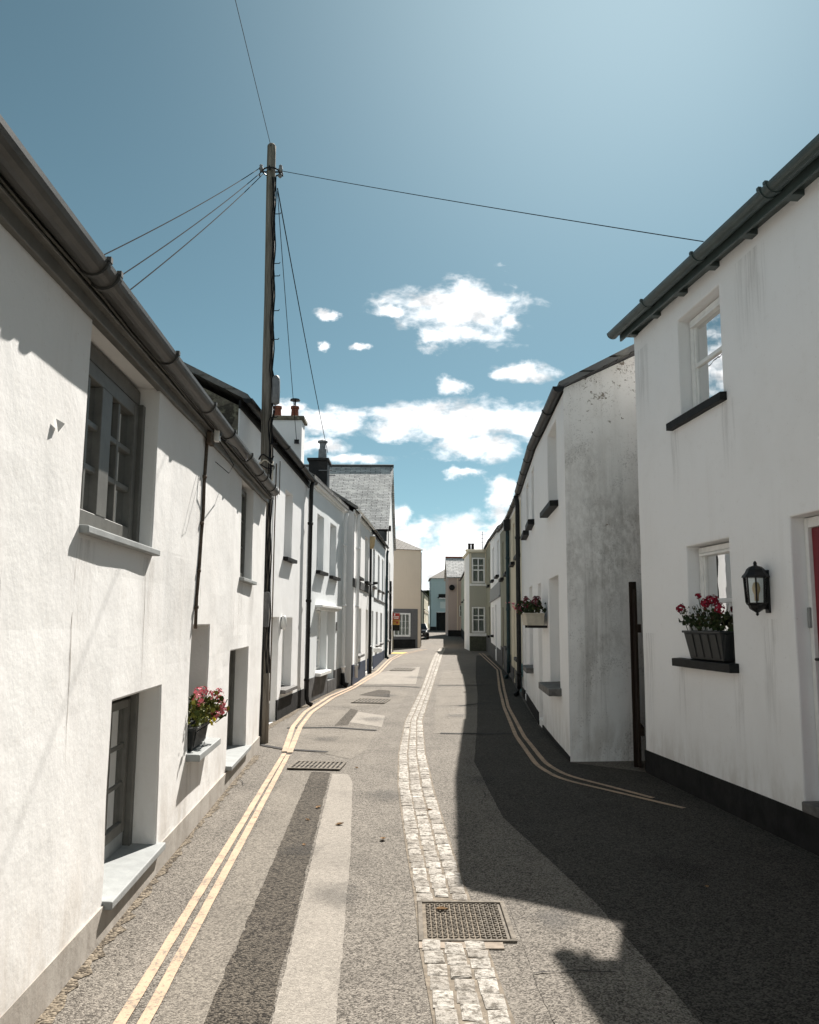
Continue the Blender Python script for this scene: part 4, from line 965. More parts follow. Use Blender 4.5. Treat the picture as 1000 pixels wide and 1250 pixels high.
# ================================================================== HOUSES, RIGHT
f = Fr((2.77, 9.795), (3.065, 6.38)); f.n = -f.n if f.n.x > 0 else f.n; NF = f
h = thing('cottage', 'shaded white house with red door, lantern and flower trough, nearest on the right', 'house', (2.77, 9.8, 0), 'houses along the street')
S1 = 13.0; zt = lambda s: 5.24 - .042 * s
OPN = [(1.30, 2.27, 3.87, 4.95, .40), (1.30, 2.25, 1.35, 2.50, .40), (3.28, 4.40, .33, 2.56, .34), (6.0, 7.0, 3.6, 4.7, .3), (6.0, 7.0, 1.3, 2.4, .3)]
obj('wall', wall_mesh(f, 0, 5.2, lambda s: 5.22, OPN[:3], .3, step=.5, wav=.005), 'wall_near', h, bevel=.014)
obj('wall', wall_mesh(f, 5.2, S1, lambda s: 5.20 - .062 * (s - 5.2), [OPN[3][:3] + (4.5, .3), OPN[4]], .3, step=.5, wav=.005), 'wall_near', h, bevel=.014)
def plinth_z(s): return .255 + .022 * s
bm = plinth_mesh(f, -.008, S1, .255, .36, .016, gaps=()); obj('plinth', bm, 'plinth_black', h)
bm = BM()
for a in ((5.2, -.02),): pass
gm = gable_mesh(f, .004, 5.24, 34, 6.5, front=-.012); obj('gable_wall', gm, 'wall_near', h)
bm = BM(); fbox(bm, f, .1, S1, -6.5, -6.4, 0, 4.6); fbox(bm, f, S1 - .1, S1, -6.4, -.4, 0, 4.6); obj('rear_wall', bm, 'wall_near', h)
obj('roof', roof_mesh(f, -.06, S1 + .1, 5.40, 5.40 - .042 * S1, 34, 6.5, ov=.20, th=.07), 'slate', h)
gut = obj('gutter', gutter_mesh(f, -.12, S1, .225, 5.315, 5.315 - .042 * S1, .072, 10, ()), 'green_gutter', h)
for s in (1.05, 2.35, 3.62, 3.72, 5.2, 6.5):
    bm = BM(); zz_ = 5.315 - .042 * s; n = 10
    for k in range(n):
        a0, a1 = math.pi + math.pi * k / n, math.pi + math.pi * (k + 1) / n
        P = [f.p(s + ds, .225 + r_ * math.cos(a_), zz_ + r_ * math.sin(a_)) for a_ in (a0, a1) for (ds, r_) in ((-.018, .072), (.018, .072), (.018, .084), (-.018, .084))]
        hexa(bm, P)
    fbox(bm, f, s - .018, s + .018, .285, .312, zz_ - .01, zz_ + .015)
    bmesh.ops.recalc_face_normals(bm, faces=bm.faces)
    obj('gutter_bracket', bm, 'green_gutter', gut)
bm = BM(); fbox(bm, f, -.08, S1, .125, .150, (5.20, 5.20 - .042 * S1), (5.33, 5.33 - .042 * S1)); obj('fascia', bm, 'green_gutter', h, bevel=.004)
for k in range(9):
    s = .05 + k * .72; z_ = 5.24 - .042 * s
    bm = BM(); fbox(bm, f, s, s + .11, -.05, .124, z_ - .03, z_ + .05); obj('rafter_foot', bm, 'green_gutter', h, bevel=.006)
bm = BM(); fbox(bm, f, 0, S1, -.30, .126, (5.262, 5.262 - .042 * S1), (5.275, 5.275 - .042 * S1)); obj('soffit', bm, 'green_gutter', h)
w1 = window(h, f, 1.30, 2.27, 3.87, 4.95, .19, 1, 2, 'white_paint', .075, .03, sill=(1.06, 2.34, .07, 3.875, .085, 'sill_black'), curtain='curtain', frame_d=.06, cw=.28)
w2 = window(h, f, 1.30, 2.25, 1.35, 2.50, .19, 1, 2, 'white_paint', .075, .03, sill=(1.04, 2.33, .09, 1.355, .085, 'sill_black'), curtain='curtain', frame_d=.06, cw=.28)
for ww, z in ((w1, 4.93), (w2, 2.48)):
    bm = BM(); fbox(bm, f, 1.34, 2.21, -.19, -.115, z - .05, z); fbox(bm, f, 1.36, 2.19, -.19, -.105, z - .085, z - .06); obj('head_vent', bm, 'white_paint', ww, bevel=.004)
window(h, f, 6.0, 7.0, 3.6, 4.5, .19, 1, 2, 'white_paint', .075, .03, sill=(5.9, 7.1, .07, 3.6, .085, 'sill_black'))
window(h, f, 6.0, 7.0, 1.3, 2.4, .19, 1, 2, 'white_paint', .075, .03, sill=(5.9, 7.1, .07, 1.3, .085, 'sill_black'))
for a in ((1.0, 1.25, 3.78, 2.9), (2.2, 2.5, 3.78, 2.95), (.95, 1.25, 1.26, .5), (2.2, 2.45, 1.26, .45), (2.75, 3.05, 1.75, .5), (.05, .5, 5.0, 3.9), (2.5, 3.2, 5.0, 4.0), (.05, .4, 1.6, .3)): stain(h, f, *a, .005)
bm = BM(); fbox(bm, f, 3.285, 3.335, -.33, -.115, .36, 2.55); fbox(bm, f, 4.345, 4.395, -.33, -.115, .36, 2.55); fbox(bm, f, 3.335, 4.345, -.33, -.118, 2.47, 2.55); df = obj('door_frame', bm, 'white_paint', h, bevel=.006)
bm = BM(); fbox(bm, f, 3.337, 4.343, -.20, -.145, .37, 2.468)
for (a, b, c_, d_) in ((3.46, 3.78, .55, 1.15), (3.90, 4.22, .55, 1.15), (3.46, 3.78, 1.6, 2.3), (3.90, 4.22, 1.6, 2.3)):
    fbox(bm, f, a, b, -.15, -.136, c_, d_)
dr = obj('door', bm, 'red_door', h, bevel=.006)
bm = BM(); fbox(bm, f, 3.38, 3.42, -.145, -.137, 1.30, 1.52); obj('handle_plate', bm, 'lead', dr)
bm = BM(); tube(bm, [f.p(3.40, -.137, 1.44), f.p(3.40, -.085, 1.44), f.p(3.45, -.08, 1.44), f.p(3.53, -.08, 1.44)], .012, 8); obj('door_handle', bm, 'black_metal', dr)
bm = BM(); fbox(bm, f, 3.295, 3.325, -.115, -.095, 1.68, 1.84); obj('doorbell', bm, 'sill_grey', df, bevel=.004)
bm = BM(); fbox(bm, f, 3.285, 4.395, -.33, .035, .285, .365); obj('door_step', bm, 'sill_slate', h, bevel=.012)
f = NF

# second on the right: two houses in a bowed row
h, f = simple_house('terraced_house', 'white house with a mould-stained flaking gable, second on the right', (2.02, 10.5), (2.23, 14.3), True, 4.72, 4.76, 'wall_white',
    [O(.82, 1.95, 3.40, 4.58), O(.88, 2.05, .80, 2.37), O(3.15, 3.75, .12, 2.37)], 27, 6.5, gmat='wall_mould', plinth='plinth_black', plinth_h=(.06, .07), gapp=((3.15, 3.75),), gutter='black_metal', gd=.07, fascia=None, front_gable=False, ov=.06, gut_r=.075, ret=.015)
# its gable is skewed a little to the wall
gf = Fr((2.02, 10.5), (2.30, 10.52)); 
bm = BM(); gx = [2.02, 2.5, 3.0, 4.0, 5.3, 8.4]; gy = lambda x: 10.498 + .13 * (x - 2.02) * (1 if x < 4 else .9)
def gtop(x): return min(4.78 + .50 * (x - 2.02), 4.78 + .50 * 3.2 - .5 * max(0, x - 5.22))
NX, NZ = 26, 14; grid = []
for i in range(NX + 1):
    x = lerp(2.02, 8.4, (i / NX) ** 1.3); row = []
    for j in range(NZ + 1):
        z = lerp(-.05, gtop(x), j / NZ); q = Vector((x, gy(x), z)); row.append(bm.verts.new((x, gy(x) + (0 if i == 0 else .014 * noise.noise(q * 1.1) - .004), z)))
    grid.append(row)
for i in range(NX):
    for j in range(NZ): bm.faces.new((grid[i][j], grid[i + 1][j], grid[i + 1][j + 1], grid[i][j + 1]))
gw = obj('gable_wall', bm, 'wall_mould', h, smooth=True)
bm = BM()
prv = None
for k in range(30):
    x = lerp(1.96, 5.2, k / 29); z = gtop(x) + .01 + .012 * noise.noise(Vector((x * 3, 0, 0))); yy = gy(x)
    cur = [bm.verts.new(p) for p in ((x, yy - .05, z), (x, yy + .4, z), (x, yy + .4, z + .035), (x, yy - .05, z + .035))]
    if prv:
        for q in range(4): bm.faces.new((prv[q], prv[(q + 1) % 4], cur[(q + 1) % 4], cur[q]))
    else: bm.faces.new(cur)
    prv = cur
bm.faces.new(prv[::-1]); bmesh.ops.recalc_face_normals(bm, faces=bm.faces); obj('verge_slates', bm, 'plinth_slate', h)
window(h, f, .82, 1.95, 3.40, 4.58, .2, 2, 2, sill=(.72, 2.05, .12, 3.40, .085, 'sill_black'))
window(h, f, .88, 2.05, .82, 2.37, .2, 2, 2, sill=(.74, 2.10, .17, .83, .10, 'sill_slate'))
bm = BM(); fbox(bm, f, 3.16, 3.74, -.22, -.17, .12, 2.36); d = obj('door', bm, 'white_paint', h, bevel=.006)
h, f = simple_house('terraced_house', 'narrow white house in the bowed row behind the cream window box', (2.235, 14.34), (2.73, 19.9), True, 4.76, 4.86, 'wall_white',
    [O(.5, 1.3, 3.58, 4.60), O(2.3, 3.2, 3.58, 4.62), O(1.4, 2.5, .85, 2.42), O(3.8, 4.6, .12, 2.3)], 27, 6.5, plinth='plinth_black', plinth_h=(.2, .2), gapp=((3.8, 4.6),), gutter='black_metal', gd=.07, fascia=None, gut_r=.075, ov=.06)
window(h, f, .5, 1.3, 3.58, 4.60, .2, 2, 2, sill=(.40, 1.4, .12, 3.58, .10, 'sill_black')); window(h, f, 2.3, 3.2, 3.58, 4.62, .2, 2, 2, sill=(2.2, 3.3, .12, 3.58, .10, 'sill_black'))
window(h, f, 1.4, 2.5, .87, 2.42, .2, 2, 2, sill=(1.3, 2.6, .14, .87, .10, 'sill_slate'))
bm = BM(); fbox(bm, f, 3.82, 4.58, -.22, -.17, .12, 2.29); obj('door', bm, 'white_paint', h, bevel=.006)
downpipe(h, f, 5.2, .10, 0, 4.75, .055)
bm = BM(); tube(bm, [f.p(5.45, .05, .1), f.p(5.45, .05, 2.4)], .02); fbox(bm, f, 5.35, 5.55, .0, .12, .45, .75); obj('meter_box', bm, plain('pale_teal_box', (.20, .36, .38), .5, .1), h)

h, f = simple_house('terraced_house', 'cream rendered house beyond the black downpipe on the shaded side', (2.76, 20.0), (3.22, 26.0), True, 4.82, 5.0, 'wall_cream',
    [O(.7, 1.8, 3.45, 4.6), O(3.4, 4.5, 3.45, 4.6), O(1.0, 2.1, .8, 2.2), O(3.6, 4.5, .1, 2.2)], 30, 6.5, plinth='plinth_slate', plinth_h=(.4, .4), gapp=((3.6, 4.5),), gutter='black_metal', gd=.09)
for a in ((.7, 1.8, 3.45, 4.6), (3.4, 4.5, 3.45, 4.6), (1.0, 2.1, .82, 2.2)): window(h, f, *a, .2, 2, 2, sill=(a[0] - .08, a[1] + .08, .12, a[2], .09, 'sill_black'))
bm = BM(); fbox(bm, f, 3.62, 4.48, -.22, -.17, .1, 2.19); obj('door', bm, 'white_paint', h, bevel=.006)
bm = BM(); fbox(bm, f, 5.55, 5.85, .02, .22, 4.6, 4.95); obj('hopper_head', bm, 'black_metal', h, bevel=.02)
downpipe(h, f, 5.75, .10, 0, 4.8, .06, 'teal_pipe')
h, f = simple_house('terraced_house', 'olive rendered narrow house between the teal downpipe and the white banded house', (3.24, 26.1), (3.74, 33.6), True, 5.0, 5.4, 'wall_olive',
    [O(1.0, 2.4, 3.4, 4.8), O(4.6, 6.0, 3.4, 4.8), O(1.0, 2.6, .9, 2.3), O(5.0, 6.0, .1, 2.3)], 32, 6.5, plinth='plinth_slate', plinth_h=(.7, .8), gapp=((5.0, 6.0),), gutter='black_metal', gd=.1)
for a in ((1.0, 2.4, 3.4, 4.8), (4.6, 6.0, 3.4, 4.8), (1.0, 2.6, .92, 2.3)): window(h, f, *a, .2, 2, 2, sill=(a[0] - .08, a[1] + .08, .14, a[2], .10, 'sill_black'))
bm = BM(); fbox(bm, f, 5.02, 5.98, -.22, -.17, .1, 2.29); obj('door', bm, 'red_door', h, bevel=.006)
h, f = simple_house('terraced_house', 'white house with grey band over its door on the shaded side', (3.76, 33.7), (4.35, 43.8), True, 5.55, 6.0, 'wall_white',
    [O(1.2, 2.8, 3.75, 5.3), O(6.0, 7.6, 3.8, 5.4), O(3.6, 5.0, .5, 2.55), O(6.8, 8.2, 1.1, 2.5)], 32, 6.5, plinth='plinth_slate', plinth_h=(.6, .7), gapp=((3.6, 5.0),), gutter='black_metal', gd=.1)
for a in ((1.2, 2.8, 3.75, 5.3), (6.0, 7.6, 3.8, 5.4), (6.8, 8.2, 1.12, 2.5)): window(h, f, *a, .2, 2, 2, sill=(a[0] - .08, a[1] + .08, .14, a[2], .10, 'sill_black'))
bm = BM(); fbox(bm, f, 3.62, 4.98, -.22, -.17, .5, 2.54); obj('door', bm, 'white_paint', h, bevel=.006)
bm = BM(); fbox(bm, f, .03, 10.05, -.01, .04, 2.85, 3.45); fbox(bm, f, .0, 10.1, -.01, .09, 2.78, 2.85); obj('string_course', bm, 'lead', h, bevel=.01)
h, f = simple_house('terraced_house', 'olive rendered house beside the one with the two-storey white bay', (4.36, 43.9), (4.78, 50.85), True, 6.05, 6.25, 'wall_olive',
    [O(1.2, 2.8, 3.8, 5.3), O(1.2, 2.8, 1.0, 2.6)], 30, 6.5, plinth='plinth_slate', plinth_h=(.9, .9), gutter='black_metal', gd=.1, fascia='wall_cream')
for a in ((1.2, 2.8, 3.8, 5.3), (1.2, 2.8, 1.02, 2.6)): window(h, f, *a, .2, 2, 2, sill=(a[0] - .08, a[1] + .08, .14, a[2], .10, 'sill_black'))
# bay house: an end wall facing us, with stacked white windows
A, B = (3.76, 50.9), (4.86, 50.9); f = Fr(A, B); L = f.L
h = thing('bay_house', 'olive house end with white windows stacked on two floors and twin chimney pots', 'house', (A[0], A[1], 0), 'houses along the street')
ops = [O(.12, .96, 4.15, 5.75), O(.12, .96, 1.10, 2.70)]
obj('wall', wall_mesh(f, 0, L, lambda s: 6.05, ops, .15, step=.5, wav=.002), whitewash('bay_render', (.40, .395, .335), (.28, .27, .23), .25, .2, .2), h, bevel=.01)
window(h, f, *ops[0], .08, 2, 2, 'white_paint', .09, .08, sash=False, frame_d=.10, transom=5.25, cw=.4, rx=.05)
window(h, f, *ops[1], .08, 2, 2, 'white_paint', .09, .06, sash=False, frame_d=.10, transom=2.15, cw=.4, rx=.05)
bm = BM(); fbox(bm, f, .0, L, -.01, .05, 3.98, 4.12); fbox(bm, f, -.03, L, -.01, .05, .9, 1.08); obj('sill_band', bm, 'white_paint', h, bevel=.01)
bm = BM(); fbox(bm, f, .0, .11, -.01, .03, 4.12, 6.0); fbox(bm, f, .97, L, -.01, .03, 4.12, 6.0); obj('corner_board', bm, 'wall_cream', h)
bm = BM(); fbox(bm, f, .0, L, -.01, .03, -.03, .9); obj('plinth', bm, plain('dark_olive_plinth', (.075, .08, .06), .8, .2), h)
bm = BM(); fbox(bm, f, -.12, L, -5, .14, 6.05, 6.18); fbox(bm, f, -.06, L, -5, .07, 6.18, 6.24); obj('cornice', bm, 'wall_cream', h, bevel=.02)
bm = BM(); fbox(bm, f, .006, .15, -5, -.3, -.05, 6.05); obj('side_wall', bm, 'wall_white', h)
c = chimney(h, 3.8, 4.9, 54, 54.6, 6.1, 6.45, 'wall_cream', ((4.0, 54.3), (4.22, 54.3)), cap='wall_cream', ph=.42, pr=.10, potmat='plinth_black')
bm = BM(); tube(bm, [(4.75, 53, 6.1), (4.75, 53, 7.6)], .02, 5); tube(bm, [(4.5, 53, 7.4), (5.0, 53, 7.4)], .012, 5); tube(bm, [(4.55, 53, 7.15), (4.95, 53, 7.15)], .012, 5); tube(bm, [(4.6, 53, 6.9), (4.9, 53, 6.9)], .012, 5)
tag(obj('television_aerial', bm, 'black_metal'), 'thin television aerial on the roof behind the olive bay house', 'aerial')

h, f = simple_house('far_house', 'far white house just past the olive bay house', (4.12, 56.6), (4.5, 64), True, 6.0, 6.0, 'wall_white', [O(1.2, 2.4, 3.6, 5.0), O(3.6, 4.8, 1.0, 2.4)], 30, 6, plinth='plinth_black', plinth_h=(.8, .8), gutter='black_metal')
for a in ((1.2, 2.4, 3.6, 5.0), (3.6, 4.8, 1.02, 2.4)): window(h, f, *a, .2, 2, 2, sill=(a[0] - .1, a[1] + .1, .14, a[2], .10, 'sill_black'))
h, f = simple_house('far_house', 'far sage green house between the white and the pink houses', (4.5, 64.1), (5.05, 79.5), True, 5.7, 5.7, 'wall_sage', [O(2, 4, 3.6, 5.0), O(9, 11, 3.6, 5.0)], 30, 6, plinth='plinth_black', plinth_h=(.8, 1.2), gutter='black_metal')
for a in ((2, 4, 3.6, 5.0), (9, 11, 3.6, 5.0)): window(h, f, *a, .2, 2, 2, sill=(a[0] - .1, a[1] + .1, .14, a[2], .10, 'sill_black'))
# pink house, end wall towards us, roof sloping towards us
A, B = (3.82, 80), (5.6, 80.0); f = Fr(A, B); L = f.L
h = thing('far_house', 'dull pink house with a pale slate roof and dark round wall sign', 'house', (A[0], A[1], 0), 'houses along the street')
obj('wall', wall_mesh(f, 0, L, lambda s: 6.15, [O(1.05, 1.5, 2.3, 3.4)], .15, z0=.2, step=.8, wav=.003), 'wall_pink', h, bevel=.01)
window(h, f, 1.05, 1.5, 2.3, 3.4, .1, 1, 2)
bm = BM(); fbox(bm, f, 0.005, .15, -6, -.3, .2, 6.15); obj('side_wall', bm, 'wall_pink', h)
bm = BM(); P = [f.p(-.15, .2, 6.15), f.p(4, .2, 6.15), f.p(4, -3, 8.25), f.p(-.15, -3, 8.25)]; hexa(bm, [p - Vector((0, 0, .12)) for p in P] + P)
P = [f.p(-.15, -3, 8.25), f.p(4, -3, 8.25), f.p(4, -6.2, 6.15), f.p(-.15, -6.2, 6.15)]; hexa(bm, [p - Vector((0, 0, .12)) for p in P] + P)
uvmap(bm, f, 1.1); obj('roof', bm, 'slate_pale', h)
bm = BM(); tube(bm, [f.p(-.15, -3, 8.28), f.p(4, -3, 8.28)], .1, 6); obj('ridge_tiles', bm, 'terracotta', h)
bm = BM(); va = [f.p(.01, 0, 6.1), f.p(.01, -3, 8.12), f.p(.01, -6, 6.1)]; vb = [f.p(.12, 0, 6.1), f.p(.12, -3, 8.12), f.p(.12, -6, 6.1)]
Va = [bm.verts.new(p) for p in va]; Vb = [bm.verts.new(p) for p in vb]; bm.faces.new(Va); bm.faces.new(Vb[::-1])
for k in range(3): bm.faces.new((Va[k], Vb[k], Vb[(k + 1) % 3], Va[(k + 1) % 3]))
bmesh.ops.recalc_face_normals(bm, faces=bm.faces); obj('gable_wall', bm, 'wall_pink', h)
bm = BM(); fbox(bm, f, -.02, L, -.01, .05, .2, 1.0); obj('plinth', bm, 'plinth_black', h)
bm = BM(); tube(bm, [f.p(.35, .05, 5.1), f.p(.35, .25, 5.1)], .28, 14); obj('round_sign', bm, 'plinth_black', h)
bm = BM(); tube(bm, [f.p(.9, .05, 1.0), f.p(.9, .05, 6.1)], .05, 6); obj('downpipe', bm, 'wall_stone', h)
# pale blue house closing the street
A, B = (2.62, 98), (5.6, 98); f = Fr(A, B); L = f.L
h = thing('far_house', 'pale blue house with a dark garage opening closing the street', 'house', (A[0], A[1], .76), 'houses along the street')
obj('wall', wall_mesh(f, 0, L, lambda s: 6.95, [O(.65, 2.6, .76, 2.95), O(.9, 2.4, 4.6, 5.1)], .6, z0=.5, step=.8, wav=.003), 'wall_sky', h, bevel=.01)
bm = BM(); fbox(bm, f, .66, 2.59, -.55, -.45, .76, 2.94); obj('garage_door', bm, 'plinth_black', h)
bm = BM(); fbox(bm, f, .8, 2.5, -.15, .5, 4.62, 4.70); fbox(bm, f, .9, 2.4, -.2, .0, 4.7, 5.1); obj('awning', bm, 'plinth_black', h)
bm = BM(); fbox(bm, f, 1.1, 2.5, .002, .03, 3.4, 4.2); obj('wall_panel', bm, whitewash('faded_panel', (.55, .62, .62)), h)
bm = BM(); fbox(bm, f, -.1, .64, -.01, .06, .5, 1.25); obj('plinth', bm, 'plinth_black', h)
bm = BM(); fbox(bm, f, .01, .15, -8, -.3, .5, 6.93); obj('side_wall', bm, 'wall_sky', h)
bm = BM(); a = [f.p(-.2, .2, 6.97), f.p(L + 3, .2, 6.97), f.p(L + 3, -8, 6.97), f.p(-.2, -8, 6.97)]; rr = [f.p(2.6, -3.5, 8.7), f.p(L + 1, -3.5, 8.7)]
va = [bm.verts.new(p) for p in a]; vr = [bm.verts.new(p) for p in rr]
bm.faces.new((va[0], va[1], vr[1], vr[0])); bm.faces.new((va[1], va[2], vr[1])); bm.faces.new((va[2], va[3], vr[0], vr[1])); bm.faces.new((va[3], va[0], vr[0])); bm.faces.new(va[::-1])
bmesh.ops.recalc_face_normals(bm, faces=bm.faces); uvmap(bm, f, 1.1); obj('roof', bm, 'slate_brown', h)

# ================================================================== STREET THINGS
# telegraph pole
t = thing('telegraph_pole', 'tall weathered wooden telegraph pole carrying cables, at the end of the left cottage', 'telegraph pole', (-2.07, 11.9, 0))
bx, by, tx, ty, H = -2.07, 11.9, -2.19, 11.9, 9.08
pp = lambda z, ox=0., oy=0.: Vector((lerp(bx, tx, z / H) + ox, lerp(by, ty, z / H) + oy, z))
bm = BM(); zs = [-.1, .6, 1.5, 2.5, 3.5, 4.5, 5.5, 6.5, 7.5, 8.4, 8.9, H - .03, H]
tube(bm, [pp(z, .004 * math.sin(z * 2.1)) for z in zs], [.098 - .0035 * max(0, z) for z in zs[:-1]] + [.045], 18)
obj('shaft', bm, 'pole', t, smooth=True)
bm = BM()
for k in range(16):
    a = 2 * math.pi * k / 16; b = 2 * math.pi * (k + 1) / 16
    tube(bm, [pp(8.62, .13 * math.cos(a), .13 * math.sin(a)), pp(8.62, .13 * math.cos(b), .13 * math.sin(b))], .012, 6)
for a in (0, 1.6, 3.14, 4.7): tube(bm, [pp(8.62, .05 * math.cos(a), .05 * math.sin(a)), pp(8.62, .17 * math.cos(a), .17 * math.sin(a)), pp(8.55, .18 * math.cos(a), .18 * math.sin(a))], .013, 6)
obj('cable_ring', bm, 'black_metal', t)
for (ox, oy, z) in ((.15, -.03, 8.66), (-.15, -.04, 8.66), (.13, .05, 8.6)):
    bm = BM(); lathe(bm, pp(z, ox, oy), [(.012, -.05), (.03, -.03), (.035, .0), (.02, .02), (.03, .04), (.012, .06)], 10); obj('insulator', bm, 'lead', t, smooth=True)
for j in range(4):
    bm = BM(); pts = [pp(8.5, .085 - j * .02, -.06)]
    for k in range(46):
        z = 8.4 - k * .165; rr_ = .098 - .0035 * z
        pts.append(pp(z, (rr_ + .012) * math.cos(-.35 - j * .22) + .012 * math.sin(k * 1.3 + j * 2) + (.03 if 4.7 < z < 5.4 else 0), (rr_ + .012) * math.sin(-.35 - j * .22) + .008 * math.cos(k * 1.9 + j)))
    tube(bm, pts, .007 if j else .010, 5); obj('pole_cable', bm, 'wire', t)
bm = BM(); c = pp(5.12, .13, -.04); lathe(bm, c, [(.03, -.22), (.062, -.2), (.066, .0), (.062, .16), (.045, .21), (.015, .23)], 12); obj('splice_box', bm, 'lead', t, smooth=True)
for z in (7.9, 7.1, 6.35, 5.9, 4.7, 4.3, 6.9):
    bm = BM(); tube(bm, [pp(z, .06, -.05), pp(z, .16, -.06), pp(z + .02, .17, -.06)], .007, 5); obj('step_iron', bm, 'black_metal', t)
for k, z in enumerate((4.02, 4.10, 3.95)):
    bm = BM(); pts = [pp(z + .03 * math.sin(a * 3 + k), (.10 + .008 * k) * math.cos(a), (.10 + .008 * k) * math.sin(a)) for a in [2 * math.pi * q / 18 for q in range(19)]]
    if k == 0: pts += [pp(3.8, .12, -.11), pp(3.55, .07, -.12), pp(3.5, .02, -.12)]
    tube(bm, pts, .010, 5); obj('cable_tie', bm, 'trough_cream' if k == 0 else 'wire', t)
bm = BM(); P = pp(1.95); box(bm, P.x - .04, P.x + .10, P.y - .17, P.y - .09, 1.62, 2.12); obj('junction_box', bm, 'plinth_slate', t, bevel=.012)
bm = BM(); tube(bm, [pp(3.3, .02, -.10), pp(2.1, .03, -.11), pp(1.6, .02, -.11), pp(.1, .0, -.11)], .018, 8); obj('riser_pipe', bm, 'black_metal', t)

def wire(a, b, sag, r, label):
    a, b = Vector(a), Vector(b); n = 28
    bm = BM(); tube(bm, [a.lerp(b, k / n) - Vector((0, 0, sag * 4 * (k / n) * (1 - k / n))) for k in range(n + 1)], r, 5)
    tag(obj('overhead_wire', bm, 'wire'), label, 'cable', 'overhead wires from the telegraph pole')
TOP = pp(8.64)
wire(TOP + Vector((.15, 0, .0)), (2.72, 7.22, 5.235), .02, .005, 'single wire sloping right from the pole to the nearest right-hand gutter')
wire(pp(9.0), (-2.38, 4.0, 10.7), .05, .0045, 'thin wire rising from the pole top out of the upper edge of the photo')
def through(p, q, ext):
    p, q = Vector(p), Vector(q); return p + (q - p) * ext
wire(TOP + Vector((-.17, 0, .05)), through(TOP, (-2.72, 7.0, 4.99), 1.10), .05, .006, 'uppermost of the three wires falling left from the pole to the cottage roof')
wire(TOP + Vector((-.15, 0, -.02)), through(TOP, (-2.59, 7.0, 4.78), 1.05), .05, .006, 'middle one of the three wires falling left from the pole to the cottage roof')
wire(TOP + Vector((-.13, 0, -.06)), through(TOP, (-2.49, 7.0, 4.66), 1.05), .05, .006, 'lowest of the three wires falling left from the pole to the cottage roof')
wire(pp(8.35, .1), (-2.45, 24.0, 6.7), .10, .009, 'thicker wire dropping from the pole to the dark brick chimney')
wire(pp(8.3, .1), (-2.36, 16.7, 5.42), .05, .006, 'thin wire dropping steeply from the pole to the white chimney')

# street lamp on the left
t = thing('street_lamp', 'black street lamp post with a cream lamp head against the left terrace', 'street lamp', (-1.315, 27.9, 0))
X, Y = -1.315, 27.9
bm = BM(); tube(bm, [(X, Y, -.05), (X, Y, .9), (X, Y, .92), (X, Y, 4.2)], [.085, .085, .055, .045], 14); obj('post', bm, 'black_metal', t, smooth=False)
bm = BM(); lathe(bm, (X, Y, 4.18), [(.04, 0), (.10, .03), (.13, .12), (.15, .30), (.155, .40), (.12, .44), (.03, .46)], 16); obj('lamp_head', bm, 'lamp_cream', t, smooth=True)
bm = BM(); lathe(bm, (X, Y, 4.60), [(.16, 0), (.14, .05), (.03, .07)], 16); obj('lamp_cap', bm, 'white_paint', t, smooth=True)
bm = BM(); tube(bm, [(X, Y, 2.95), (X + .22, Y - .05, 3.0)], .02, 6); box(bm, X + .1, X + .25, Y - .1, Y, 2.98, 3.06); obj('bracket', bm, 'black_metal', t)

# wall lantern beside the red door
f = NF
t = thing('wall_lantern', 'black faceted wall lantern with glass panes beside the red door', 'lantern', f.p(2.90, 0, 2.0))
cx_ = f.p(2.90, .105, 0); 
def hexring(r, z, n=8, rot=.39): return [Vector((cx_.x + r * math.cos(rot + 2 * math.pi * k / n), cx_.y + r * math.sin(rot + 2 * math.pi * k / n), z)) for k in range(n)]
bm = BM()
def loft(bm, prof, n=8):
    rings = [[bm.verts.new(p) for p in hexring(r, z, n)] for r, z in prof]
    for a, b in zip(rings, rings[1:]):
        for k in range(n): bm.faces.new((a[k], a[(k + 1) % n], b[(k + 1) % n], b[k]))
    bm.faces.new(rings[0][::-1]); bm.faces.new(rings[-1])
loft(bm, [(.112, 2.095), (.108, 2.11), (.085, 2.135), (.072, 2.165), (.05, 2.185), (.02, 2.195), (.012, 2.20), (.016, 2.21), (.012, 2.225), (.004, 2.235)]); obj('roof_cap', bm, 'black_metal', t)
bm = BM(); loft(bm, [(.004, 1.775), (.014, 1.79), (.008, 1.80), (.03, 1.815), (.06, 1.835), (.068, 1.86), (.085, 1.875), (.085, 1.885)]); obj('base_bowl', bm, 'black_metal', t)
bm = BM()
A_, B_ = hexring(.082, 1.885), hexring(.094, 2.097)
for p, q in zip(A_, B_): tube(bm, [p, q], .0075, 5)
obj('glazing_bars', bm, 'black_metal', t)
bm = BM(); A_, B_ = hexring(.078, 1.885), hexring(.089, 2.097)
va = [bm.verts.new(p) for p in A_]; vb = [bm.verts.new(p) for p in B_]
for k in range(8): bm.faces.new((va[k], va[(k + 1) % 8], vb[(k + 1) % 8], vb[k]))
obj('pane', bm, 'lantern_glass', t)
bm = BM(); lathe(bm, (cx_.x, cx_.y, 1.90), [(.018, 0), (.018, .05), (.03, .08), (.034, .11), (.022, .15), (.004, .16)], 12); obj('bulb', bm, 'lamp_cream', t, smooth=True)
bm = BM(); fbox(bm, f, 2.865, 2.935, 0, .018, 1.80, 2.16); fbox(bm, f, 2.885, 2.915, .018, .06, 1.83, 1.88); obj('back_plate', bm, 'black_metal', t, bevel=.006)

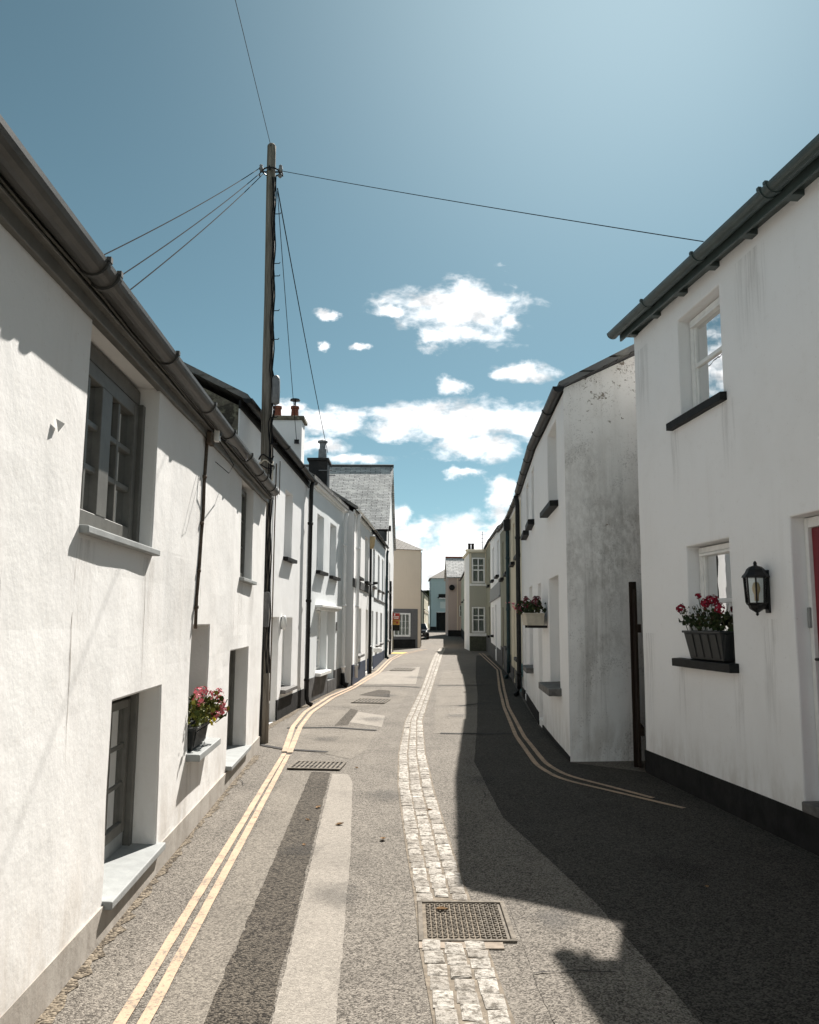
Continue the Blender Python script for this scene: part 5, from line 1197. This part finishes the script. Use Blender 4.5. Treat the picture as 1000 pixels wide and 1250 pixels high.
# planters
def leaf_cluster(bm, c, n, spread, size, up=.4):
    for _ in range(n):
        p = Vector(c) + Vector((random.gauss(0, spread[0]), random.gauss(0, spread[1]), random.gauss(0, spread[2])))
        nrm = Vector((random.gauss(0, 1), random.gauss(0, 1), random.gauss(up, .7))).normalized()
        x = nrm.orthogonal().normalized(); x.rotate(Matrix.Rotation(random.uniform(0, 6.28), 3, nrm)); y = nrm.cross(x)
        s = size * random.uniform(.6, 1.25); k = 7
        ring = [bm.verts.new(p + (x * math.cos(2 * math.pi * q / k) + y * math.sin(2 * math.pi * q / k) * .9) * s * (1 if q else .45) + nrm * s * .22 * (1 if q % 2 else -.6)) for q in range(k)]
        cv = bm.verts.new(p - nrm * s * .15)
        for q in range(k): bm.faces.new((ring[q], ring[(q + 1) % k], cv))
def bloom(bm, c, r, n, ps):
    for _ in range(n):
        d = Vector((random.gauss(0, 1), random.gauss(0, 1), random.gauss(.3, 1))).normalized()
        p = Vector(c) + d * r * random.uniform(.55, 1.0)
        x = d.orthogonal().normalized(); x.rotate(Matrix.Rotation(random.uniform(0, 6.28), 3, d)); y = d.cross(x); s = ps * random.uniform(.7, 1.2)
        k = 5; cv = bm.verts.new(p)
        ring = [bm.verts.new(p + (x * math.cos(2 * math.pi * q / k) + y * math.sin(2 * math.pi * q / k)) * s + d * s * .3) for q in range(k)]
        for q in range(k): bm.faces.new((ring[q], ring[(q + 1) % k], cv))
def trough(h, f, s0, s1, d0, d1, z0, z1, mat, ribs=0, tap=.03, lip=.015):
    bm = BM()
    hexa(bm, [f.p(s0 + tap, d0 + tap * .4, z0), f.p(s1 - tap, d0 + tap * .4, z0), f.p(s1 - tap, d1 - tap, z0), f.p(s0 + tap, d1 - tap, z0), f.p(s0, d0, z1 - .02), f.p(s1, d0, z1 - .02), f.p(s1, d1, z1 - .02), f.p(s0, d1, z1 - .02)])
    fbox(bm, f, s0 - lip, s1 + lip, d0 - lip * .5, d1 + lip, z1 - .022, z1)
    for k in range(ribs):
        s = lerp(s0 + tap + .02, s1 - tap - .02, (k + .5) / ribs); w_ = (s1 - s0) / ribs * .28
        hexa(bm, [f.p(s - w_, d1 - tap - .004, z0 + .02), f.p(s + w_, d1 - tap - .004, z0 + .02), f.p(s + w_, d1 - tap + .012, z0 + .02), f.p(s - w_, d1 - tap + .012, z0 + .02),
                  f.p(s - w_, d1 - .01, z1 - .03), f.p(s + w_, d1 - .01, z1 - .03), f.p(s + w_, d1 + .011, z1 - .03), f.p(s - w_, d1 + .011, z1 - .03)])
    if ribs:
        for dd_ in (.3, .7):
            d = lerp(d0, d1, dd_); w_ = .025
            for sg_, sx0 in ((-1, s0), (1, s1)):
                a_ = sx0 - sg_ * tap * .9
                hexa(bm, [f.p(a_ - .006, d - w_, z0 + .02), f.p(a_ + .006, d - w_, z0 + .02), f.p(a_ + .006, d + w_, z0 + .02), f.p(a_ - .006, d + w_, z0 + .02),
                          f.p(sx0 - .008, d - w_, z1 - .03), f.p(sx0 + .008, d - w_, z1 - .03), f.p(sx0 + .008, d + w_, z1 - .03), f.p(sx0 - .008, d + w_, z1 - .03)])
    return obj('trough', bm, mat, h, bevel=.004, seg=1)
# left: pink geraniums in a charcoal trough
f = LF
t = thing('flower_trough', 'charcoal trough of pink geraniums on the sill of the sunlit left cottage', 'flower box', f.p(3.15, 0, .665))
trough(t, f, 2.84, 3.42, -.16, .045, .675, .845, 'trough', 9, .02)
bm = BM()
for k in range(34):
    s = random.uniform(2.86, 3.50); leaf_cluster(bm, f.p(s, random.uniform(-.1, .13), random.uniform(.86, 1.04)), 10, (.045, .045, .04), .026)
obj('foliage', bm, 'leaf', t)
bm = BM()
for (s, d, z) in ((2.92, .05, 1.06), (3.05, .02, 1.10), (3.2, .10, 1.08), (3.36, .12, 1.05), (3.45, .18, .98), (3.5, .2, .93), (3.3, .16, .93), (2.95, .1, 1.0), (3.58, .18, 1.02)):
    tube(bm, [f.p(s, d - .1, .82), f.p(s, d - .02, z - .05), f.p(s, d, z - .01)], .004, 5)
obj('stems', bm, 'leaf', t)
for (s, d, z) in ((2.90, .06, 1.07), (2.99, .03, 1.13), (3.06, .06, 1.11), (3.22, .11, 1.08), (3.40, .13, 1.08), (3.43, .15, .98), (3.46, .16, .92), (3.27, .13, .91), (3.48, .13, 1.02)):
    bm = BM(); bloom(bm, f.p(s, d, z), random.uniform(.038, .056), 30, .0125); obj('flower_head', bm, 'pink', t)
bm = BM(); leaf_cluster(bm, f.p(3.15, .12, .88), 5, (.02, .02, .015), .022); obj('yellowed_leaves', bm, plain('yellow_leaf', (.55, .45, .03), .6, .1), t)
# right: red geraniums
f = NF
t = thing('flower_trough', 'dark ribbed trough of red geraniums on the shaded sill beside the wall lantern', 'flower box', f.p(1.75, 0, 1.36))
trough(t, f, 1.36, 2.17, -.14, .085, 1.362, 1.64, 'trough', 4, .045)
bm = BM()
for k in range(24):
    s = random.uniform(1.36, 2.2); leaf_cluster(bm, f.p(s, random.uniform(-.10, .13), random.uniform(1.67, 1.80)), 8, (.045, .045, .03), .028)
for k in range(9):
    s = random.uniform(1.30, 1.75); leaf_cluster(bm, f.p(s, random.uniform(.05, .16), random.uniform(1.72, 1.86)), 3, (.03, .03, .03), .016)
obj('foliage', bm, 'leaf_dark', t)
HD = [(1.40, .12, 1.86), (1.66, .05, 1.98), (1.90, .09, 1.90), (1.97, .04, 1.93), (2.16, .08, 1.85), (1.86, .02, 1.93)]
bm = BM()
for (s, d, z) in HD: tube(bm, [f.p(s - .02, d - .08, 1.62), f.p(s, d - .01, z - .07), f.p(s, d, z - .01)], .004, 5)
for k in range(8):
    s = random.uniform(1.3, 1.8); tube(bm, [f.p(s + .05, 0, 1.64), f.p(s, .08, random.uniform(1.75, 1.92))], .003, 4)
obj('stems', bm, 'leaf_dark', t)
for i, (s, d, z) in enumerate(HD):
    bm = BM(); bloom(bm, f.p(s, d, z), .052 if i != 1 else .03, 46 if i != 1 else 16, .015); obj('flower_head', bm, 'red', t)
for k in range(8):
    bm = BM(); bloom(bm, f.p(random.uniform(1.35, 1.8), random.uniform(.05, .13), random.uniform(1.7, 1.88)), .012, 6, .009); obj('white_flower', bm, 'white_petal', t)
# window box on the second house
f = Fr((2.02, 10.5), (2.23, 14.3), True)
t = thing('window_box', 'cream window box of dark red flowers on the white house past the mould-stained gable', 'flower box', f.p(2.6, .2, 1.67))
trough(t, f, 2.15, 3.02, .06, .34, 1.67, 1.86, 'trough_cream', 0, .02)
bm = BM(); fbox(bm, f, 2.3, 2.34, 0, .3, 1.63, 1.67); fbox(bm, f, 2.8, 2.84, 0, .3, 1.63, 1.67); obj('bracket', bm, 'black_metal', t)
bm = BM()
for k in range(26): leaf_cluster(bm, f.p(random.uniform(2.12, 3.05), random.uniform(.06, .40), random.uniform(1.87, 2.02)), 8, (.045, .045, .03), .032)
obj('foliage', bm, 'leaf_dark', t)
for k in range(16):
    bm = BM(); bloom(bm, f.p(random.uniform(2.12, 3.05), random.uniform(.08, .42), random.uniform(1.90, 2.09)), .045, 26, .017); obj('flower_head', bm, 'maroon', t)
bm = BM(); leaf_cluster(bm, f.p(3.05, .44, 1.95), 10, (.05, .04, .04), .03); obj('trailing_flowers', bm, 'pink', t)

# gate closing the alley
f = Fr((2.70, 9.86), (2.83, 10.52), True)
t = thing('alley_gate', 'dark boarded gate closing the gap between the two nearest right houses', 'gate', (2.75, 10.1, 0))
for k in range(4):
    bm = BM(); fbox(bm, f, .003 + k * .165, .160 + k * .165, -.03, 0.0 + .004 * (k % 2), .04, 2.12 + (.06 if k >= 2 else 0) + .01 * (k % 2)); obj('board', bm, 'gate', t, bevel=.004)
bm = BM(); fbox(bm, f, .0, .66, -.07, -.031, .4, .5); fbox(bm, f, 0, .66, -.07, -.031, 1.6, 1.7); obj('rails', bm, 'gate', t)
bm = BM(); fbox(bm, f, .30, .40, -.05, .035, -.03, 2.22); obj('post', bm, 'gate', t, bevel=.006)

# agent's board near the shop
t = thing('board_sign', 'red and yellow board sign on a post in front of the beige shop', 'sign', (-.72, 48.6, 0))
bm = BM(); tube(bm, [(-.93, 48.62, 0), (-.93, 48.62, 2.35)], .035, 8); obj('post', bm, 'wall_olive', t)
for nm, z0, z1, mt in (('red_panel', 1.86, 2.24, 'sign_red'), ('yellow_panel', 1.56, 1.86, 'sign_yellow'), ('black_panel', 1.22, 1.56, 'sign_black')):
    bm = BM(); box(bm, -.96, -.53, 48.56, 48.60, z0 + .002, z1); obj(nm, bm, mt, t)
bm = BM(); box(bm, -.90, -.58, 48.548, 48.558, 2.00, 2.05); box(bm, -.88, -.6, 48.548, 48.558, 1.92, 1.96); box(bm, -.86, -.80, 48.548, 48.558, 2.10, 2.20); obj('lettering', bm, 'white_paint', t)
bm = BM(); tube(bm, [(-.68, 48.558, 1.70), (-.68, 48.548, 1.70)], .07, 10); box(bm, -.92, -.74, 48.548, 48.558, 1.76, 1.80); obj('emblem', bm, 'sign_red', t)

# parked car beyond the shop
t = thing('parked_car', 'small black car parked beyond the beige shop, half hidden by its corner', 'car', (.95, 74, .28))
cy0 = 72.0; gzc = gz(73)
def car_prof(x, w_): return w_
bm = BM()
secs = [(0, .28, .62, .60), (.12, .22, .74, .76), (.9, .2, .86, .82), (1.25, .2, .92, .82), (2.6, .2, .92, .82), (3.5, .2, .9, .81), (3.75, .3, .7, .7)]
rings = []
for (yy, zl, zh, hw) in secs:
    rings.append([bm.verts.new((.95 + sx_ * hw, cy0 + yy, gzc + z)) for sx_, z in ((-1, zl), (1, zl), (1.0, lerp(zl, zh, .6)), (.93, zh), (-.93, zh), (-1.0, lerp(zl, zh, .6)))])
for a, b in zip(rings, rings[1:]):
    for k in range(6): bm.faces.new((a[k], a[(k + 1) % 6], b[(k + 1) % 6], b[k]))
bm.faces.new(rings[0][::-1]); bm.faces.new(rings[-1]); bmesh.ops.recalc_face_normals(bm, faces=bm.faces)
obj('body', bm, 'car_black', t, bevel=.04)
bm = BM(); hexa(bm, [Vector((.95 + x, cy0 + yy, gzc + z)) for x, yy, z in ((-.74, 1.0, .9), (.74, 1.0, .9), (.74, 3.55, .9), (-.74, 3.55, .9), (-.58, 1.75, 1.36), (.58, 1.75, 1.36), (.58, 3.1, 1.36), (-.58, 3.1, 1.36))]); obj('cabin', bm, 'car_black', t, bevel=.05)
bm = BM(); hexa(bm, [Vector((.95 + x, cy0 + yy, gzc + z)) for x, yy, z in ((-.64, 1.03, .94), (.64, 1.03, .94), (.64, 1.06, .94), (-.64, 1.06, .94), (-.52, 1.66, 1.32), (.52, 1.66, 1.32), (.52, 1.69, 1.32), (-.52, 1.69, 1.32))]); obj('windscreen', bm, 'glass', t)
for sx_ in (-1, 1):
    bm = BM(); lathe(bm, (.95 + sx_ * .58, cy0 + .06, gzc + .62), [(.02, -.07), (.10, -.05), (.11, .03), (.04, .07)], 10); obj('headlight', bm, 'lead', t)
    for yy in (.7, 2.95):
        bm = BM(); tube(bm, [(.95 + sx_ * .66, cy0 + yy, gzc + .3), (.95 + sx_ * .84, cy0 + yy, gzc + .3)], .3, 16); wh = obj('wheel', bm, 'rubber', t, bevel=.03)
        bm = BM(); tube(bm, [(.95 + sx_ * .84, cy0 + yy, gzc + .3), (.95 + sx_ * .85, cy0 + yy, gzc + .3)], .18, 12); obj('rim', bm, 'lead', wh)
bm = BM(); box(bm, .70, 1.2, cy0 - .02, cy0 + .01, gzc + .40, gzc + .51); obj('number_plate', bm, 'white_paint', t)

# drain gratings, manhole, fallen leaves
def grate(cx0, cy0_, lx, ly, rot, label, bars=9):
    z = rz(cx0, cy0_) + SH + .008
    t = thing('drain_grate', label, 'drain', (cx0, cy0_, z), 'drain gratings in the road')
    Rm = Matrix.Rotation(rot, 3, 'Z'); c0 = Vector((cx0, cy0_, z))
    def lb(bm, x0, x1, y0, y1, z0, z1): hexa(bm, [c0 + Rm @ Vector(p) for p in ((x0, y0, z0), (x1, y0, z0), (x1, y1, z0), (x0, y1, z0), (x0, y0, z1), (x1, y0, z1), (x1, y1, z1), (x0, y1, z1))])
    bm = BM(); lb(bm, -lx / 2, lx / 2, -ly / 2, -ly / 2 + .035, 0, .012); lb(bm, -lx / 2, lx / 2, ly / 2 - .035, ly / 2, 0, .012); lb(bm, -lx / 2, -lx / 2 + .035, -ly / 2 + .035, ly / 2 - .035, 0, .012); lb(bm, lx / 2 - .035, lx / 2, -ly / 2 + .035, ly / 2 - .035, 0, .012)
    obj('frame', bm, 'iron', t)
    bm = BM()
    for k in range(bars):
        x = lerp(-lx / 2 + .05, lx / 2 - .05, (k + .5) / bars); w_ = (lx - .1) / bars * .25
        lb(bm, x - w_, x + w_, -ly / 2 + .036, ly / 2 - .036, .0, .010)
    lb(bm, -lx / 2 + .036, lx / 2 - .036, -.012, .012, -.0005, .0095)
    obj('bars', bm, 'iron', t)
    bm = BM(); lb(bm, -lx / 2 + .01, lx / 2 - .01, -ly / 2 + .01, ly / 2 - .01, -.004, .0015); obj('pit', bm, 'iron_dark', t)
grate(-1.07, 10.02, .62, .50, -.08, 'rectangular iron drain grating nearest to us, at the end of the pale tarmac strip', 10)
grate(-.80, 18.1, .72, .9, -.12, 'iron drain grating in the patched road, second of three going away', 8)
grate(-.20, 30.1, .8, 1.5, -.1, 'iron drain grating farthest down the street, near the street lamp', 6)
t = thing('manhole_cover', 'square patterned iron manhole cover set into the ribbon of setts', 'manhole cover', (.33, 4.98, .01))
z = rz(.33, 4.98) + SH - .004
bm = BM(); x0, x1, y0, y1 = .065, .595, 4.66, 5.30
for (a, b, c_, d_) in ((x0, x1, y0, y0 + .028), (x0, x1, y1 - .028, y1), (x0, x0 + .028, y0 + .028, y1 - .028), (x1 - .028, x1, y0 + .028, y1 - .028)): box(bm, a, b, c_, d_, z - .02, z + .014)
obj('frame', bm, 'iron', t, bevel=.004)
bm = BM(); box(bm, x0 + .034, x1 - .034, y0 + .034, y1 - .034, z - .02, z + .004); obj('plate', bm, 'iron', t)
bm = BM(); nx, ny = 15, 18
for i in range(nx):
    for j in range(ny):
        px_ = lerp(x0 + .06, x1 - .06, i / (nx - 1)); py_ = lerp(y0 + .06, y1 - .06, j / (ny - 1))
        a = math.pi / 4 if (i + j) % 2 else -math.pi / 4
        dx, dy = .013 * math.cos(a), .013 * math.sin(a); ex, ey = -.005 * math.sin(a), .005 * math.cos(a)
        B4 = [(px_ - dx - ex, py_ - dy - ey), (px_ + dx - ex, py_ + dy - ey), (px_ + dx + ex, py_ + dy + ey), (px_ - dx + ex, py_ - dy + ey)]
        hexa(bm, [Vector((x, y, z + .003)) for x, y in B4] + [Vector((lerp(px_, x, .8), lerp(py_, y, .8), z + .013)) for x, y in B4])
obj('tread_pattern', bm, 'iron', t)
bm = BM()
for (a, b) in ((x0, .22), (.24, .40), (.415, x1 - .08)): box(bm, a, b, 4.565, 4.650, z - .02, z + .010)
structure('brick_edging', bm, plain('pale_brick', (.27, .225, .18), .9, .2, 20, .3))
LV = [(-.82, 7.83, .05, 'dry leaf on the dark trench strip, farthest of the leaves near the grating'), (-.57, 7.19, .055, 'upright brown leaf on the pale tarmac strip'), (-.79, 6.55, .03, 'small pale leaf at the edge of the pale tarmac strip'), (-.19, 6.73, .055, 'curled dry leaf on the coarse tarmac between pale strip and setts'),
      (.21, 5.14, .055, 'dry leaf lying on the patterned manhole cover'), (-.86, 7.35, .035, 'pale leaf scrap on the dark trench strip'), (.20, 7.76, .04, 'small leaf lying on the granite setts'), (1.95, 5.6, .035, 'dry leaf in the shade on the right side of the road'), (-.60, 9.9, .04, 'dry leaf beside the nearest drain grating'), (-1.32, 7.4, .03, 'small leaf between the double yellow lines and the wall')]
for (x, y, s, lb) in LV:
    s *= .75
    bm = BM(); a = random.uniform(0, 6.28); n = 6; z = rz(x, y) + SH + .005
    rows = []
    for k in range(n + 1):
        q = k / n; wd = s * .55 * math.sin(math.pi * min(.98, max(.04, q))) ; cu_ = s * .5 * (q - .4) ** 2 * 2
        rows.append([bm.verts.new(Vector((x, y, z)) + Matrix.Rotation(a, 3, 'Z') @ Vector((s * 2 * (q - .5), wd * e, cu_ + abs(e) * wd * .6))) for e in (-1, 0, 1)])
    for r_, r2 in zip(rows, rows[1:]):
        for e in (0, 1): bm.faces.new((r_[e], r_[e + 1], r2[e + 1], r2[e]))
    tag(obj('fallen_leaf', bm, 'dead_leaf'), lb, 'leaf', 'fallen leaves on the road')

# a far tree over the end of the street
t = thing('distant_tree', 'small dark tree far beyond the cream terrace at the end of the street', 'tree', (3.4, 150, .8))
bm = BM(); tube(bm, [(3.4, 150, .7), (3.45, 150, 3.5), (3.3, 150, 6)], [.25, .18, .08], 8); obj('trunk', bm, 'pole', t)
bm = BM()
for k in range(420):
    d = Vector((random.gauss(0, 1), random.gauss(0, 1), random.gauss(0, 1))).normalized(); r_ = random.uniform(.4, 1) 
    leaf_cluster(bm, Vector((3.4, 150, 6.1)) + Vector((d.x * 2.4 * r_, d.y * 2.4 * r_, d.z * 1.5 * r_)), 1, (.15, .15, .15), .35)
obj('crown', bm, 'leaf_dark', t)
